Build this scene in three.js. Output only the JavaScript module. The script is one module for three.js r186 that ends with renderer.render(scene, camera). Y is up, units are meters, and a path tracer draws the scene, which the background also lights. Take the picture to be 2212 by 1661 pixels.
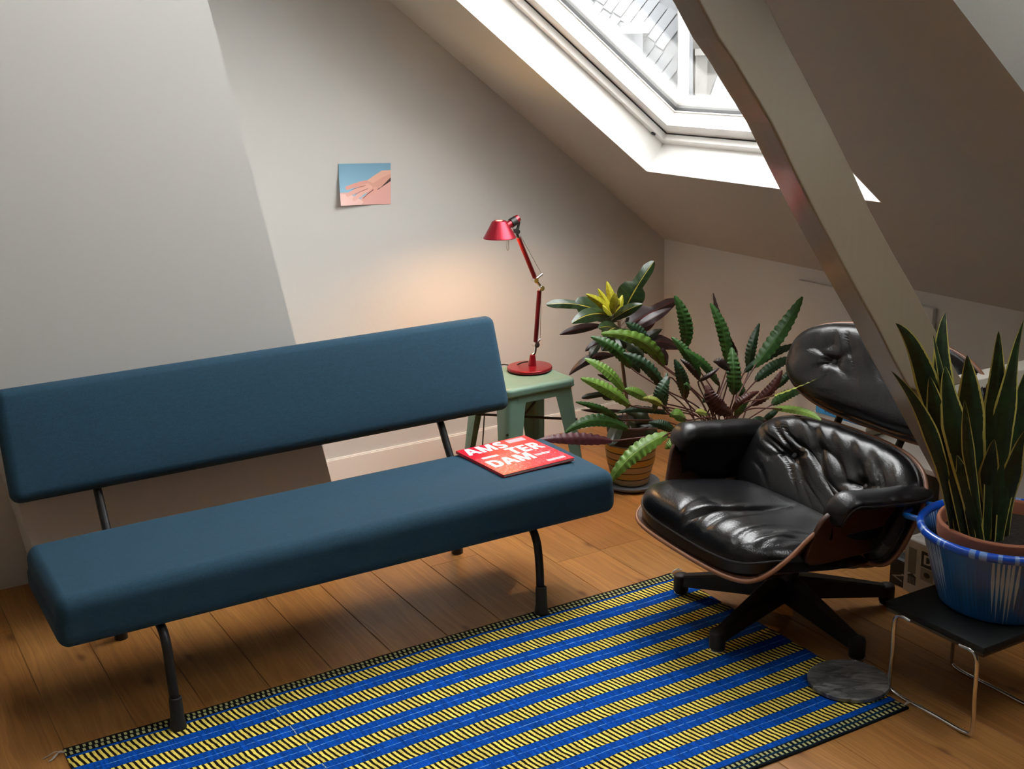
import * as THREE from 'three';
import { mergeGeometries, mergeVertices, toCreasedNormals } from 'three/addons/utils/BufferGeometryUtils.js';

// ------------------------------------------------------------------ camera, sky, exposure
const scene = new THREE.Scene();
const EYE = 1.68;
const camera = new THREE.PerspectiveCamera(34.392, 2212 / 1661, 0.05, 200);
camera.rotation.order = 'YXZ';
camera.rotation.set(-0.274779, -0.525016, -0.0262736);
camera.position.set(0, EYE, 0);
scene.add(camera);
camera.updateMatrixWorld(true);
// bright overcast sky; it comes in through the roof windows and a dormer opening only
scene.background = new THREE.Color().setRGB(0.99, 1.0, 1.0);
scene.backgroundIntensity = 1;
const renderer = new THREE.WebGLRenderer({ antialias: true });
renderer.toneMapping = THREE.LinearToneMapping;
renderer.toneMappingExposure = 14.2;
renderer.shadowMap.enabled = true;

// ------------------------------------------------------------------ helpers
const V = (x, y, z) => new THREE.Vector3(x, y, z);
const C = (r, g, b) => new THREE.Color().setRGB(r, g, b);
const clamp = (x, a = 0, b = 1) => Math.min(b, Math.max(a, x));
const lerp = (a, b, t) => a + (b - a) * t;
const sst = (a, b, x) => { const t = clamp((x - a) / (b - a)); return t * t * (3 - 2 * t); };
function rngOf(seed) { let s = seed >>> 0; return () => { s = (s + 0x6d2b79f5) >>> 0; let t = s; t = Math.imul(t ^ (t >>> 15), t | 1); t ^= t + Math.imul(t ^ (t >>> 7), t | 61); return ((t ^ (t >>> 14)) >>> 0) / 4294967296; }; }
const rnd = rngOf(7);
function hash2(i, j, s) { let h = Math.imul(i, 374761393) + Math.imul(j, 668265263) + Math.imul(s, 2147483647 - 19); h = Math.imul(h ^ (h >>> 13), 1274126177); return ((h ^ (h >>> 16)) >>> 0) / 4294967296; }
function vnoise(x, y, s = 0) {
  const i = Math.floor(x), j = Math.floor(y), u = x - i, v = y - j, a = u * u * (3 - 2 * u), b = v * v * (3 - 2 * v);
  return lerp(lerp(hash2(i, j, s), hash2(i + 1, j, s), a), lerp(hash2(i, j + 1, s), hash2(i + 1, j + 1, s), a), b);
}
function fbm(x, y, s = 0, n = 4) { let f = 0, a = 0.5, t = 0; for (let k = 0; k < n; k++) { f += a * vnoise(x, y, s + k * 17); t += a; a *= 0.5; x *= 2.03; y *= 2.03; } return f / t; }
function pnoise(x, y, px, py, s) { // periodic value noise
  const i = Math.floor(x), j = Math.floor(y), u = x - i, v = y - j, a = u * u * (3 - 2 * u), b = v * v * (3 - 2 * v), m = (q, p) => ((q % p) + p) % p;
  return lerp(lerp(hash2(m(i, px), m(j, py), s), hash2(m(i + 1, px), m(j, py), s), a), lerp(hash2(m(i, px), m(j + 1, py), s), hash2(m(i + 1, px), m(j + 1, py), s), a), b);
}
function dataTex(w, h, fn, srgb = true, rx = 1, ry = 1) { // fn(u, v) -> [r,g,b] 0..1 (sRGB when srgb)
  const d = new Uint8Array(w * h * 4);
  for (let j = 0; j < h; j++) for (let i = 0; i < w; i++) {
    const c = fn((i + 0.5) / w, (j + 0.5) / h, i, j), k = 4 * (j * w + i);
    d[k] = 255 * clamp(c[0]); d[k + 1] = 255 * clamp(c[1]); d[k + 2] = 255 * clamp(c[2]); d[k + 3] = 255;
  }
  const t = new THREE.DataTexture(d, w, h, THREE.RGBAFormat);
  t.magFilter = THREE.LinearFilter; t.minFilter = THREE.LinearMipmapLinearFilter; t.generateMipmaps = true;
  t.wrapS = t.wrapT = THREE.RepeatWrapping; if (srgb) t.colorSpace = THREE.SRGBColorSpace;
  t.repeat.set(rx, ry); t.needsUpdate = true; return t;
}
function canvasTex(w, h, draw) {
  const c = document.createElement('canvas'); c.width = w; c.height = h; draw(c.getContext('2d'), w, h);
  const t = new THREE.CanvasTexture(c); t.colorSpace = THREE.SRGBColorSpace; t.anisotropy = 8; return t;
}
const used = {};
function numbered(n) { used[n] = (used[n] ?? -1) + 1; return used[n] ? n + '_' + String(used[n]).padStart(3, '0') : n; }
function mesh(name, geo, mat, parent) {
  const m = new THREE.Mesh(Array.isArray(geo) ? join(geo) : geo, mat);
  m.name = parent ? name : numbered(name); m.castShadow = m.receiveShadow = true; (parent ?? scene).add(m); return m;
}
function tag(o, label, category, group) { o.userData.label = label; o.userData.category = category; if (group) o.userData.group = group; return o; }
function thing(name, label, category, p = [0, 0, 0], turn = 0, group) {
  const g = new THREE.Group(); g.name = numbered(name); g.position.set(...p); g.rotation.y = turn; scene.add(g); return tag(g, label, category, group);
}
function structure(name, geo, mat) { const m = mesh(name, geo, mat); m.userData.kind = 'structure'; return m; }
function join(list) { return mergeGeometries(list.map((g) => { const q = g.index ? g.toNonIndexed() : g; for (const k of Object.keys(q.attributes)) if (!['position', 'normal', 'uv'].includes(k)) q.deleteAttribute(k); return q; })); }
function move(g, x, y, z) { g.translate(x, y, z); return g; }
function box(x0, x1, y0, y1, z0, z1) { return boxUV(move(new THREE.BoxGeometry(x1 - x0, y1 - y0, z1 - z0), (x0 + x1) / 2, (y0 + y1) / 2, (z0 + z1) / 2)); }
function boxUV(g, k = 1) { // uv in metres from the dominant axis of each normal
  const p = g.attributes.position, n = g.attributes.normal, uv = new Float32Array(p.count * 2);
  for (let i = 0; i < p.count; i++) {
    const ax = Math.abs(n.getX(i)), ay = Math.abs(n.getY(i)), az = Math.abs(n.getZ(i));
    const [a, b] = ay >= ax && ay >= az ? [p.getX(i), p.getZ(i)] : ax >= az ? [p.getZ(i), p.getY(i)] : [p.getX(i), p.getY(i)];
    uv[2 * i] = a * k; uv[2 * i + 1] = b * k;
  }
  g.setAttribute('uv', new THREE.BufferAttribute(uv, 2)); return g;
}
// a box with rounded edges on a fine grid; warp(p) may move its points afterwards
function softBox(w, h, d, r, n = [24, 10, 12], warp) {
  const g = new THREE.BoxGeometry(w, h, d, ...n), p = g.attributes.position, q = V(0, 0, 0), c = V(0, 0, 0);
  const rr = Array.isArray(r) ? r : [r, r, r];
  const remap = (x, half, rad) => { // more rows close to the edges
    const t = x / half, s = Math.sign(t), a = Math.abs(t), k = 0.45, e = (half - rad) / half; return s * half * (a < k ? (a / k) * e : e + ((a - k) / (1 - k)) * (1 - e)); };
  for (let i = 0; i < p.count; i++) {
    q.fromBufferAttribute(p, i);
    q.set(remap(q.x, w / 2, rr[0]), remap(q.y, h / 2, rr[1]), remap(q.z, d / 2, rr[2]));
    c.set(clamp(q.x, -w / 2 + rr[0], w / 2 - rr[0]), clamp(q.y, -h / 2 + rr[1], h / 2 - rr[1]), clamp(q.z, -d / 2 + rr[2], d / 2 - rr[2]));
    const e = V((q.x - c.x) / rr[0], (q.y - c.y) / rr[1], (q.z - c.z) / rr[2]), L = e.length();
    if (L > 1e-9) { const m = Math.max(Math.abs(e.x), Math.abs(e.y), Math.abs(e.z)); e.multiplyScalar(m / L); q.set(c.x + e.x * rr[0], c.y + e.y * rr[1], c.z + e.z * rr[2]); }
    if (warp) warp(q);
    p.setXYZ(i, q.x, q.y, q.z);
  }
  boxUV(g); const uv = g.attributes.uv; const m = mergeVertices((g.deleteAttribute('normal'), g.deleteAttribute('uv'), g), 1e-5);
  m.computeVertexNormals(); return boxUV(m);
}
function tube(pts, r, seg = 24, rad = 10, closed = false) {
  const c = new THREE.CatmullRomCurve3(pts.map((p) => (p.isVector3 ? p : V(...p))), closed, 'centripetal');
  const g = new THREE.TubeGeometry(c, seg, r, rad, closed); if (closed) return g;
  const caps = [0, 1].map((t) => { const s = new THREE.CircleGeometry(r, rad), d = c.getTangent(t).multiplyScalar(t ? 1 : -1); s.applyQuaternion(new THREE.Quaternion().setFromUnitVectors(V(0, 0, 1), d)); const q = c.getPoint(t); return move(s, q.x, q.y, q.z); });
  return join([g, ...caps]);
}
function rod(a, b, r0, r1 = r0, rad = 14) {
  const A = a.isVector3 ? a : V(...a), B = b.isVector3 ? b : V(...b), d = B.clone().sub(A), L = d.length();
  const g = new THREE.CylinderGeometry(r1, r0, L, rad, 1); g.applyQuaternion(new THREE.Quaternion().setFromUnitVectors(V(0, 1, 0), d.normalize()));
  return move(g, (A.x + B.x) / 2, (A.y + B.y) / 2, (A.z + B.z) / 2);
}
function lathe(pts, seg = 48) { return new THREE.LatheGeometry(pts.map(([r, y]) => new THREE.Vector2(r, y)), seg); }
const std = (o) => new THREE.MeshStandardMaterial(o);
const phys = (o) => new THREE.MeshPhysicalMaterial(o);
// a surface P(a, b) of parameters in a rounded outline: a thick sheet or a stuffed cushion
function frameOf(P, a, b, flip = 1) {
  const e = 1e-3, p = P(a, b), u = P(a + e, b).sub(P(a - e, b)), v = P(a, b + e).sub(P(a, b - e)); return [p, u.cross(v).normalize().multiplyScalar(flip)];
}
function outline(th, n) { const c = Math.cos(th), s = Math.sin(th), k = Math.pow(Math.pow(Math.abs(c), n) + Math.pow(Math.abs(s), n), -1 / n); return [c * k, s * k]; }
function padded(P, { n = 4, nr = 26, nt = 96, top, bottom, flip = 1, k = 1, round = 0 }) {
  const pos = [], uv = [], idx = [];
  const ring = (side, r, th) => { const [x, y] = outline(th, n), a = x * r, b = y * r, [p, N] = frameOf(P, a, b, flip); const h = side ? top(a, b, r, th) : bottom(a, b, r, th); p.addScaledVector(N, h); pos.push(p.x, p.y, p.z); uv.push(a * k, b * k); };
  const rs = []; for (let i = 0; i <= nr; i++) { const t = i / nr; rs.push(1 - Math.pow(1 - t, 1.6)); }
  const rings = []; const add = (side, r) => { const s = pos.length / 3; for (let j = 0; j < nt; j++) ring(side, r, (j / nt) * Math.PI * 2); rings.push(s); };
  for (let i = 1; i <= nr; i++) add(1, rs[i]);
  for (let i = nr; i >= 1; i--) add(0, rs[i]);
  const c1 = pos.length / 3; ring(1, 0, 0); const c0 = pos.length / 3; ring(0, 0, 0);
  for (let q = 0; q + 1 < rings.length; q++) for (let j = 0; j < nt; j++) { const a = rings[q] + j, b = rings[q] + ((j + 1) % nt), c = rings[q + 1] + j, d = rings[q + 1] + ((j + 1) % nt); idx.push(a, c, b, b, c, d); }
  for (let j = 0; j < nt; j++) { idx.push(c1, rings[0] + j, rings[0] + ((j + 1) % nt)); const l = rings[rings.length - 1]; idx.push(c0, l + ((j + 1) % nt), l + j); }
  if (flip < 0) for (let i = 0; i < idx.length; i += 3) { const t = idx[i]; idx[i] = idx[i + 1]; idx[i + 1] = t; }
  const g = new THREE.BufferGeometry(); g.setAttribute('position', new THREE.Float32BufferAttribute(pos, 3)); g.setAttribute('uv', new THREE.Float32BufferAttribute(uv, 2)); g.setIndex(idx); g.computeVertexNormals(); return g;
}
function rimTube(P, n, h, r, flip = 1, out = 1, nt = 120) { const pts = []; for (let j = 0; j < nt; j++) { const [x, y] = outline((j / nt) * Math.PI * 2, n), [p, N] = frameOf(P, x * out, y * out, flip); pts.push(p.addScaledVector(N, h)); } return tube(pts, r, nt * 2, 8, true); }
// a point of the photograph carried out to a plane x, y or z = v of the room
const rayer = new THREE.Vector3();
function at(px, py, axis, v) {
  rayer.set((px / 2212) * 2 - 1, 1 - (py / 1661) * 2, 0.5).unproject(camera).sub(camera.position);
  return camera.position.clone().addScaledVector(rayer, (v - camera.position[axis]) / rayer[axis]);
}

// ------------------------------------------------------------------ materials
const plasterBump = dataTex(512, 512, (u, v) => { const a = 0.5 * pnoise(u * 64, v * 64, 64, 64, 3) + 0.3 * pnoise(u * 160, v * 160, 160, 160, 5) + 0.2 * pnoise(u * 12, v * 12, 12, 12, 9); return [a, a, a]; }, false);
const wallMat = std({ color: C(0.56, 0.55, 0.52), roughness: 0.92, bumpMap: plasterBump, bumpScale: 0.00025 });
const slopeMat = std({ color: C(0.46, 0.44, 0.39), roughness: 0.9, bumpMap: plasterBump, bumpScale: 0.00025 });  // shade on the slopes is put into this colour, darker and browner than the walls
const paintMat = std({ color: C(0.8, 0.79, 0.76), roughness: 0.4 });
const trimMat = std({ color: C(0.74, 0.72, 0.67), roughness: 0.45 });
const glassMat = phys({ color: C(1, 1, 1), transmission: 1, thickness: 0, roughness: 0, ior: 1.5 });
const gapMat = std({ color: C(0.03, 0.03, 0.03), roughness: 0.8 });
const woodTex = dataTex(1024, 512, (u, v) => { // grain runs along u; 1.8 m by 0.36 m
  const w = fbm(u * 5, v * 9, 21, 4), g = pnoise(u * 6 + w * 0.6, v * 90 + w * 14, 6, 4096, 31), h = pnoise(u * 14, v * 220, 14, 220, 37), big = fbm(u * 3, v * 3, 47, 3);
  let t = 0.5 * g + 0.22 * h + 0.5 * (big - 0.5) + 0.12;
  const ring = Math.abs(((v * 11 + w * 3.2) % 1) - 0.5) * 2; t += 0.16 * Math.pow(ring, 6);
  let knot = 0; for (const [kx, ky, r] of [[0.22, 0.3, 0.013], [0.63, 0.72, 0.016], [0.85, 0.18, 0.01]]) { const d = Math.hypot((u - kx) * 0.9, (v - ky) * 0.36) / r; knot += Math.exp(-d * d); }
  t = clamp(t * 0.75 + knot * 0.8);
  return [lerp(0.80, 0.50, t), lerp(0.585, 0.315, t), lerp(0.365, 0.16, t)];
});
const woodTints = [[1, 1, 1], [0.92, 0.88, 0.84], [1.06, 1.02, 0.98], [0.84, 0.76, 0.7], [0.97, 0.93, 0.87]].map((c) => std({ map: woodTex, color: C(c[0] * 0.76, c[1] * 0.74, c[2] * 0.56), roughness: 0.42 }));
const subMat = std({ color: C(0.3, 0.16, 0.07), roughness: 0.6 });
const blackSteel = std({ color: C(0.012, 0.012, 0.013), roughness: 0.42, metalness: 0.2 });
const rubber = std({ color: C(0.015, 0.015, 0.015), roughness: 0.6 });
const chrome = std({ color: C(0.72, 0.71, 0.7), roughness: 0.16, metalness: 1 });
const weave = dataTex(256, 256, (u, v, i, j) => { const a = ((i >> 1) + (j >> 1)) & 1 ? 0.75 : 0.3, n = hash2(i >> 1, j >> 1, 4); const t = a * 0.7 + n * 0.3; return [t, t, t]; }, false, 12, 12);
const weaveCol = dataTex(512, 512, (u, v, i, j) => { const n = hash2(i, j, 8), m = pnoise(u * 40, v * 160, 40, 160, 3), t = 0.86 + 0.24 * (n - 0.5) + 0.06 * (m - 0.5); return [t, t, t]; }, true, 2.2, 2.2);
const sofaMat = phys({ color: C(0.013, 0.07, 0.122), map: weaveCol, roughness: 0.9, bumpMap: weave, bumpScale: 0.0005, sheen: 0.03, sheenRoughness: 0.6, sheenColor: C(0.12, 0.3, 0.42) });
const leatherBump = dataTex(512, 512, (u, v) => { const a = 0.6 * pnoise(u * 90, v * 90, 90, 90, 3) + 0.4 * pnoise(u * 30, v * 34, 30, 34, 6); return [a, a, a]; }, false, 2, 2);
const leather = phys({ color: C(0.007, 0.007, 0.008), specularIntensity: 0.85, roughness: 0.26, bumpMap: leatherBump, bumpScale: 0.0004 });
const walnut = std({ color: C(0.1, 0.036, 0.018), roughness: 0.4, map: dataTex(256, 256, (u, v) => { const t = 0.7 + 0.3 * pnoise(u * 8 + 2 * pnoise(u * 3, v * 3, 3, 3, 1), v * 60, 8, 60, 2); return [t, t, t]; }) });
const plyEdge = std({ color: C(0.3, 0.13, 0.065), roughness: 0.45 });

// ------------------------------------------------------------------ the room
const SA = Math.atan(0.7957), KX = 3.328, KY = 0.793, SN = Math.sin(SA), CS = Math.cos(SA);
const RIDGE = 0.55, RIDGEY = KY + (KX - RIDGE) * 0.7957, LX = 2 * RIDGE - KX, Z0 = -4.37, Z1 = 4.2;
{ // floor: slab and planks
  const f = structure('floor', box(LX - 0.15, KX + 0.15, -0.25, -0.015, Z0 - 0.15, Z1 + 0.15), subMat);
  const pl = (L) => { // plank with small chamfers, lying along z, its end at z = 0
    const w = 0.1792, c = 0.0016, s = new THREE.Shape([[0, -0.0145], [w, -0.0145], [w, -c], [w - c, 0], [c, 0], [0, -c]].map((p) => new THREE.Vector2(...p)));
    const g = new THREE.ExtrudeGeometry(s, { depth: L - 0.0012, bevelEnabled: false }); return g;
  };
  const r = rngOf(41), span = Z1 - Z0;
  for (let i = -3; i <= 7; i++) {
    const x = 2.007 + 0.18 * i, ends = i === 1 ? [Z0, -3.213, -1.4, 0.4, Z1] : null;
    let cuts = ends ?? [Z0]; if (!ends) { let z = Z0 + 0.35 + r() * 1.5; while (z < Z1 - 0.2) { cuts.push(z); z += 1.75 + r() * 0.3; } cuts.push(Z1); }
    for (let k = 0; k + 1 < cuts.length; k++) {
      if (cuts[k] > -0.2) continue; const g = pl(cuts[k + 1] - cuts[k]); move(g, x, 0, cuts[k]);
      const p = g.attributes.position, uv = g.attributes.uv, o1 = r(), o2 = r(); for (let q = 0; q < p.count; q++) uv.setXY(q, p.getZ(q) / 1.8 + o1, p.getX(q) / 0.36 + o2);
      mesh('plank', g, i === 1 && k === 0 ? woodTints[3] : woodTints[[0, 1, 2, 4][Math.floor(r() * 4)]], f);
    }
  }
  for (let i = -11; i <= -4; i++) {
    const x = 2.007 + 0.18 * i; let z = Z0 + 0.3 + r() * 1.4; const cuts = [Z0]; while (z < 0) { cuts.push(z); z += 1.75 + r() * 0.3; } cuts.push(z);
    for (let k = 0; k + 1 < cuts.length; k++) { const g = pl(cuts[k + 1] - cuts[k]); move(g, x, 0, cuts[k]); const p = g.attributes.position, uv = g.attributes.uv, o1 = r(), o2 = r(); for (let q = 0; q < p.count; q++) uv.setXY(q, p.getZ(q) / 1.8 + o1, p.getX(q) / 0.36 + o2); mesh('plank', g, woodTints[[0, 1, 2, 4][Math.floor(r() * 4)]], f); }
  }
}
const gable = (z0, z1) => { const s = new THREE.Shape([[LX - 0.1, -0.1], [KX + 0.1, -0.1], [KX + 0.1, KY], [RIDGE, RIDGEY + 0.12], [LX - 0.1, KY]].map((p) => new THREE.Vector2(...p))); return boxUV(move(new THREE.ExtrudeGeometry(s, { depth: z1 - z0, bevelEnabled: false }), 0, 0, z0)); };
structure('wall_gable', gable(Z0 - 0.2, Z0), wallMat);
structure('wall_back', gable(Z1, Z1 + 0.2), std({ color: C(0.2, 0.15, 0.1), roughness: 0.7 }));  // out of view; its dark colour is made up to cut fill light
structure('wall_right', box(KX, KX + 0.2, -0.1, KY + 0.06, Z0 - 0.2, Z1 + 0.2), wallMat);
structure('wall_left', box(LX - 0.2, LX, -0.1, KY + 0.06, Z0 - 0.2, Z1 + 0.2), wallMat);
{ // leaning chimney breast and the thicker wall to its left
  const poly = (pts, z0, z1) => boxUV(move(new THREE.ExtrudeGeometry(new THREE.Shape(pts.map((p) => new THREE.Vector2(...p))), { depth: z1 - z0, bevelEnabled: false }), 0, 0, z0));
  structure('wall_chimney', poly([[0.518, -0.02], [1.487, -0.02], [1.0, 2.68], [0.55, 3.05], [0.11, 2.7]], Z0 - 0.02, -3.709), wallMat);
  structure('wall_alcove', poly([[LX, -0.02], [0.6, -0.02], [0.3, 2.78], [RIDGE - 1.2, RIDGEY - 0.95], [LX, KY]], Z0 - 0.02, -4.02), wallMat);
}
structure('baseboard_gable', [box(1.5, KX, 0, 0.085, Z0, Z0 + 0.012), box(1.5, KX, 0.085, 0.09, Z0, Z0 + 0.008)], trimMat);
structure('baseboard_right', [box(KX - 0.012, KX, 0, 0.085, Z0, Z1)], trimMat);
// slope frame: origin at a point of the slope, axes: up the slope, outward normal, +z
const DW = 1.5, OPW = 1.193, OPH = 1.18;
function slopeBasis(side, s0, z) { // side 1: right slope, -1: left slope; s0 up-slope distance from the knee wall
  const o = side > 0 ? V(KX - s0 * CS, KY + s0 * SN, z) : V(LX + s0 * CS, KY + s0 * SN, z);
  const up = V(-side * CS, SN, 0), n = V(side * SN, CS, 0), m = new THREE.Matrix4().makeBasis(V(0, 0, -side), up, n); m.setPosition(o); return m;
}
const S0 = Math.hypot(KX - 2.8675, 1.1605 - KY), SL = Math.hypot(KX - RIDGE, RIDGEY - KY);
function roof(side, holes) { // holes [z, s, w, h]
  const zf = side > 0 ? (z) => -z : (z) => z; const a = Z0 - 0.2, b = Z1 + 0.2, x0 = Math.min(zf(a), zf(b)), x1 = Math.max(zf(a), zf(b));
  const s = new THREE.Shape([[x0, -0.3], [x1, -0.3], [x1, SL + 0.25], [x0, SL + 0.25]].map((p) => new THREE.Vector2(...p)));
  for (const [z, q, w, h] of holes) { const u0 = Math.min(zf(z), zf(z + w)); s.holes.push(new THREE.Path([[u0, q], [u0, q + h], [u0 + w, q + h], [u0 + w, q]].map((p) => new THREE.Vector2(...p)))); }
  const g = new THREE.ExtrudeGeometry(s, { depth: 0.24, bevelEnabled: false }); boxUV(g);
  return g.applyMatrix4(slopeBasis(side, 0, 0));
}
const rightHoles = [[-3.879, S0, OPW, OPH], [-1.858, S0, DW, 1.4]];
const leftHoles = [];
const upperHoles = [[-3.45, 2.3, 1.15, 1.0], [-1.7, 2.5, 0.8, 0.8]];
{
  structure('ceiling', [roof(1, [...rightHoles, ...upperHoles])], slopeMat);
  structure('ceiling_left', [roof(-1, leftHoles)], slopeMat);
}
function roofWindow(name, side, z, s0, w, h) {
  const g = new THREE.Group(); g.name = name; g.userData.kind = 'structure'; scene.add(g);
  const B = slopeBasis(side, s0, side > 0 ? z + w : z);
  const part = (n, geos, m) => mesh(n, join(geos).applyMatrix4(B), m, g);
  const ring = (i0, i1, n0, n1) => [box(i0, w - i0, i0, i1, n0, n1), box(i0, w - i0, h - i1, h - i0, n0, n1), box(i0, i1, i1, h - i1, n0, n1), box(w - i1, w - i0, i1, h - i1, n0, n1)];
  part('lining', ring(0.0008, 0.004, 0.0, 0.126), paintMat);
  part('window_frame', ring(0.0008, 0.0362, 0.126, 0.27), paintMat);
  part('gap_seal', ring(0.0362, 0.0375, 0.15, 0.26), gapMat);
  part('sash', ring(0.0375, 0.092, 0.155, 0.245), paintMat);
  part('glazing_bead', ring(0.092, 0.099, 0.212, 0.24), paintMat);
  part('seal', ring(0.099, 0.1008, 0.216, 0.24), gapMat);
  part('pane', [box(0.098, w - 0.098, 0.098, h - 0.098, 0.222, 0.226)], glassMat);
  part('outer_sill', ring(0.0, 0.112, 0.245, 0.265), paintMat);
  return [g, B];
}
{
  const [g, B] = roofWindow('window_1', 1, -3.879, S0, OPW, OPH);
  const k = new THREE.CylinderGeometry(0.0095, 0.0095, 0.006, 16); k.rotateX(Math.PI / 2); move(k, OPW - 0.017, 0.075, 0.1245); mesh('lock_hole', k.applyMatrix4(B), gapMat, g);
  { // dormer recess: cheeks, sill, head and outer board with an unseen opening for light
    const B = slopeBasis(1, S0, -1.858 + DW), w = DW, h = 1.4, e = 1.0;
    structure('wall_dormer', [box(-0.06, 0, -0.06, h + 0.06, 0.0005, e), box(w, w + 0.06, -0.06, h + 0.06, 0.0005, e), box(0, w, -0.06, 0, 0.0005, e), box(0, w, h, h + 0.06, 0.0005, e), box(-0.06, w + 0.06, -0.06, 0.5, e, e + 0.06), box(-0.06, w + 0.06, 1.1, h + 0.06, e, e + 0.06), box(-0.06, 0.3, 0.5, 1.1, e, e + 0.06), box(1.2, w + 0.06, 0.5, 1.1, e, e + 0.06)].map((q) => q.applyMatrix4(B)), wallMat);
  }
  upperHoles.forEach((q, i) => roofWindow('window_' + (2 + i), 1, q[0], q[1], q[2], q[3]));
}

// ------------------------------------------------------------------ roof timbers
const timberMat = phys({ color: C(0.33, 0.275, 0.195), roughness: 0.4, clearcoat: 0.8, clearcoatRoughness: 0.12, bumpMap: dataTex(256, 512, (u, v) => { const a = 0.6 * pnoise(u * 40, v * 6, 40, 6, 2) + 0.4 * pnoise(u * 14, v * 3, 14, 3, 7); return [a, a, a]; }, false, 2, 1), bumpScale: 0.0007 });
{
  const ZB = -2.07, g = thing('roof_timber', 'cream painted slanting roof timber crossing in front of the skylight and armchair', 'beam');
  const mid = [[1508, 0], [1550, 81], [1585, 131], [1612, 177], [1666, 266], [1716, 370], [1758, 455], [1797, 528], [1850, 626], [1897, 710], [1932, 781], [1964, 839]].map((p) => at(...p, 'z', ZB));
  const right = [[1656, 0], [1712, 112], [1797, 277], [1845, 374], [1881, 455], [1931, 547], [1975, 624], [2026, 720], [2052, 773], [2071, 808], [2084, 826]].map((p) => at(...p, 'z', ZB));
  const up = (a, b, y) => V(a.x + ((b.x - a.x) * (y - a.y)) / (b.y - a.y), y, ZB);
  const m0 = up(mid[0], mid[4], 2.72), r0 = up(right[0], right[4], 2.58);
  const toShape = (l) => new THREE.Shape(l.map((p) => new THREE.Vector2(p.x, p.y)));
  const ext = (l, d, z, b = 0.006) => boxUV(move(new THREE.ExtrudeGeometry(toShape(l), { depth: d - 2 * b, bevelEnabled: true, bevelThickness: b, bevelSize: b * 0.8, bevelOffset: -b * 0.8, bevelSegments: 3 }), 0, 0, z + b));
  const nL = at(2010, 852, 'z', ZB), nR = at(2084, 826, 'z', ZB);
  mesh('timber_face', ext([m0, ...mid, nL, nR, ...right.slice().reverse(), r0], 0.085, ZB - 0.085), timberMat, g);
  // the lower, set back length down to the floor
  const lo = mid[11], dir = mid[11].clone().sub(mid[5]).normalize(), y0 = (p, y) => p.clone().addScaledVector(dir, (y - p.y) / dir.y);
  const a1 = y0(mid[9], lo.y + 0.09), rr = right[8];
  mesh('timber_foot', ext([y0(lo, lo.y + 0.12), y0(lo, 0), y0(rr, 0), y0(rr, rr.y - 0.03)], 0.07, ZB - 0.085, 0.003), timberMat, g);
  const t = thing('tie_beam', 'short level cream beam joining the slanting timber to the low wall', 'beam');
  mesh('beam', boxUV(move(softBox(KX - 2.505, 0.15, 0.064, 0.005, [6, 6, 6]), (KX + 2.505) / 2, 0.788 - 0.075, ZB - 0.033)), std({ color: C(0.7, 0.67, 0.59), roughness: 0.5 }), t);  // lighter than the slanting timber: light from above is put into the colour
}
{ // hatch on the low wall
  const a = at(1724, 604, 'x', KX - 0.02), b = at(2016, 668, 'x', KX - 0.02);
  const h = tag(mesh('access_hatch', boxUV(move(softBox(0.02, 0.6, Math.abs(b.z - a.z), 0.003, [4, 6, 6]), KX - 0.0101, a.y - 0.3, (a.z + b.z) / 2)), wallMat), 'white painted access panel on the low wall behind the armchair', 'hatch');
}

// ------------------------------------------------------------------ sofa
{
  const g = thing('sofa', 'dark blue fabric sofa bench with separate back panel and black steel legs', 'sofa');
  mesh('seat', move(softBox(1.63, 0.135, 0.425, [0.03, 0.036, 0.036], [60, 16, 26], (q) => {
    const sx = 1 - Math.pow(Math.abs(q.x) / 0.815, 6), sz = 1 - Math.pow(Math.abs(q.z) / 0.2125, 4);
    if (q.y > 0) q.y += 0.012 * sx * sz; else { q.y = lerp(q.y, -0.0675, 0.0); const e = 0.004; q.x += Math.sign(q.x) * e; }
  }), 1.222, 0.337, -3.112), sofaMat, g);
  const back = softBox(1.61, 0.325, 0.075, [0.03, 0.03, 0.03], [60, 20, 12], (q) => { const s = (1 - Math.pow(Math.abs(q.x) / 0.805, 8)) * (1 - Math.pow(Math.abs(q.y) / 0.1625, 4)); if (q.z > 0) q.z += 0.01 * s; });
  back.rotateX(-Math.atan2(0.1, 0.3)); mesh('backrest', move(back, 1.222, 0.6, -3.586), sofaMat, g);
  for (const [x, fx] of [[0.655, 0.655], [1.775, 1.768]]) {
    const foot = V(fx, 0.055, fx < 1 ? -2.872 : -2.915), fz = foot.z;
    mesh('front_leg', [tube([[x, 0.262, -3.36], [x, 0.262, -3.2], [x, 0.262, -3.0], [x, 0.255, fz - 0.052], [x, 0.225, fz - 0.028], [x, 0.15, fz - 0.014], foot.toArray()], 0.0125, 44, 14)], blackSteel, g);
    mesh('foot_cap', lathe([[0, 0], [0.021, 0], [0.021, 0.006], [0.0175, 0.03], [0.0165, 0.085], [0.0125, 0.088]], 20).applyMatrix4(new THREE.Matrix4().makeTranslation(fx, 0.0045, fz + 0.004)), rubber, g);
    mesh('back_strut', [tube([[x, 0.68, -3.668], [x, 0.5, -3.6], [x, 0.44, -3.55], [x, 0.36, -3.5], [x, 0.29, -3.45], [x, 0.262, -3.4], [x, 0.262, -3.34]], 0.0125, 44, 14)], blackSteel, g);
    mesh('rear_leg', [tube([[x, 0.262, -3.3], [x, 0.25, -3.36], [x, 0.2, -3.4], [x, 0.05, -3.46]], 0.0125, 24, 14), rod([x, 0, -3.463], [x, 0.08, -3.45], 0.02, 0.016)], blackSteel, g);
  }
}
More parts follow.
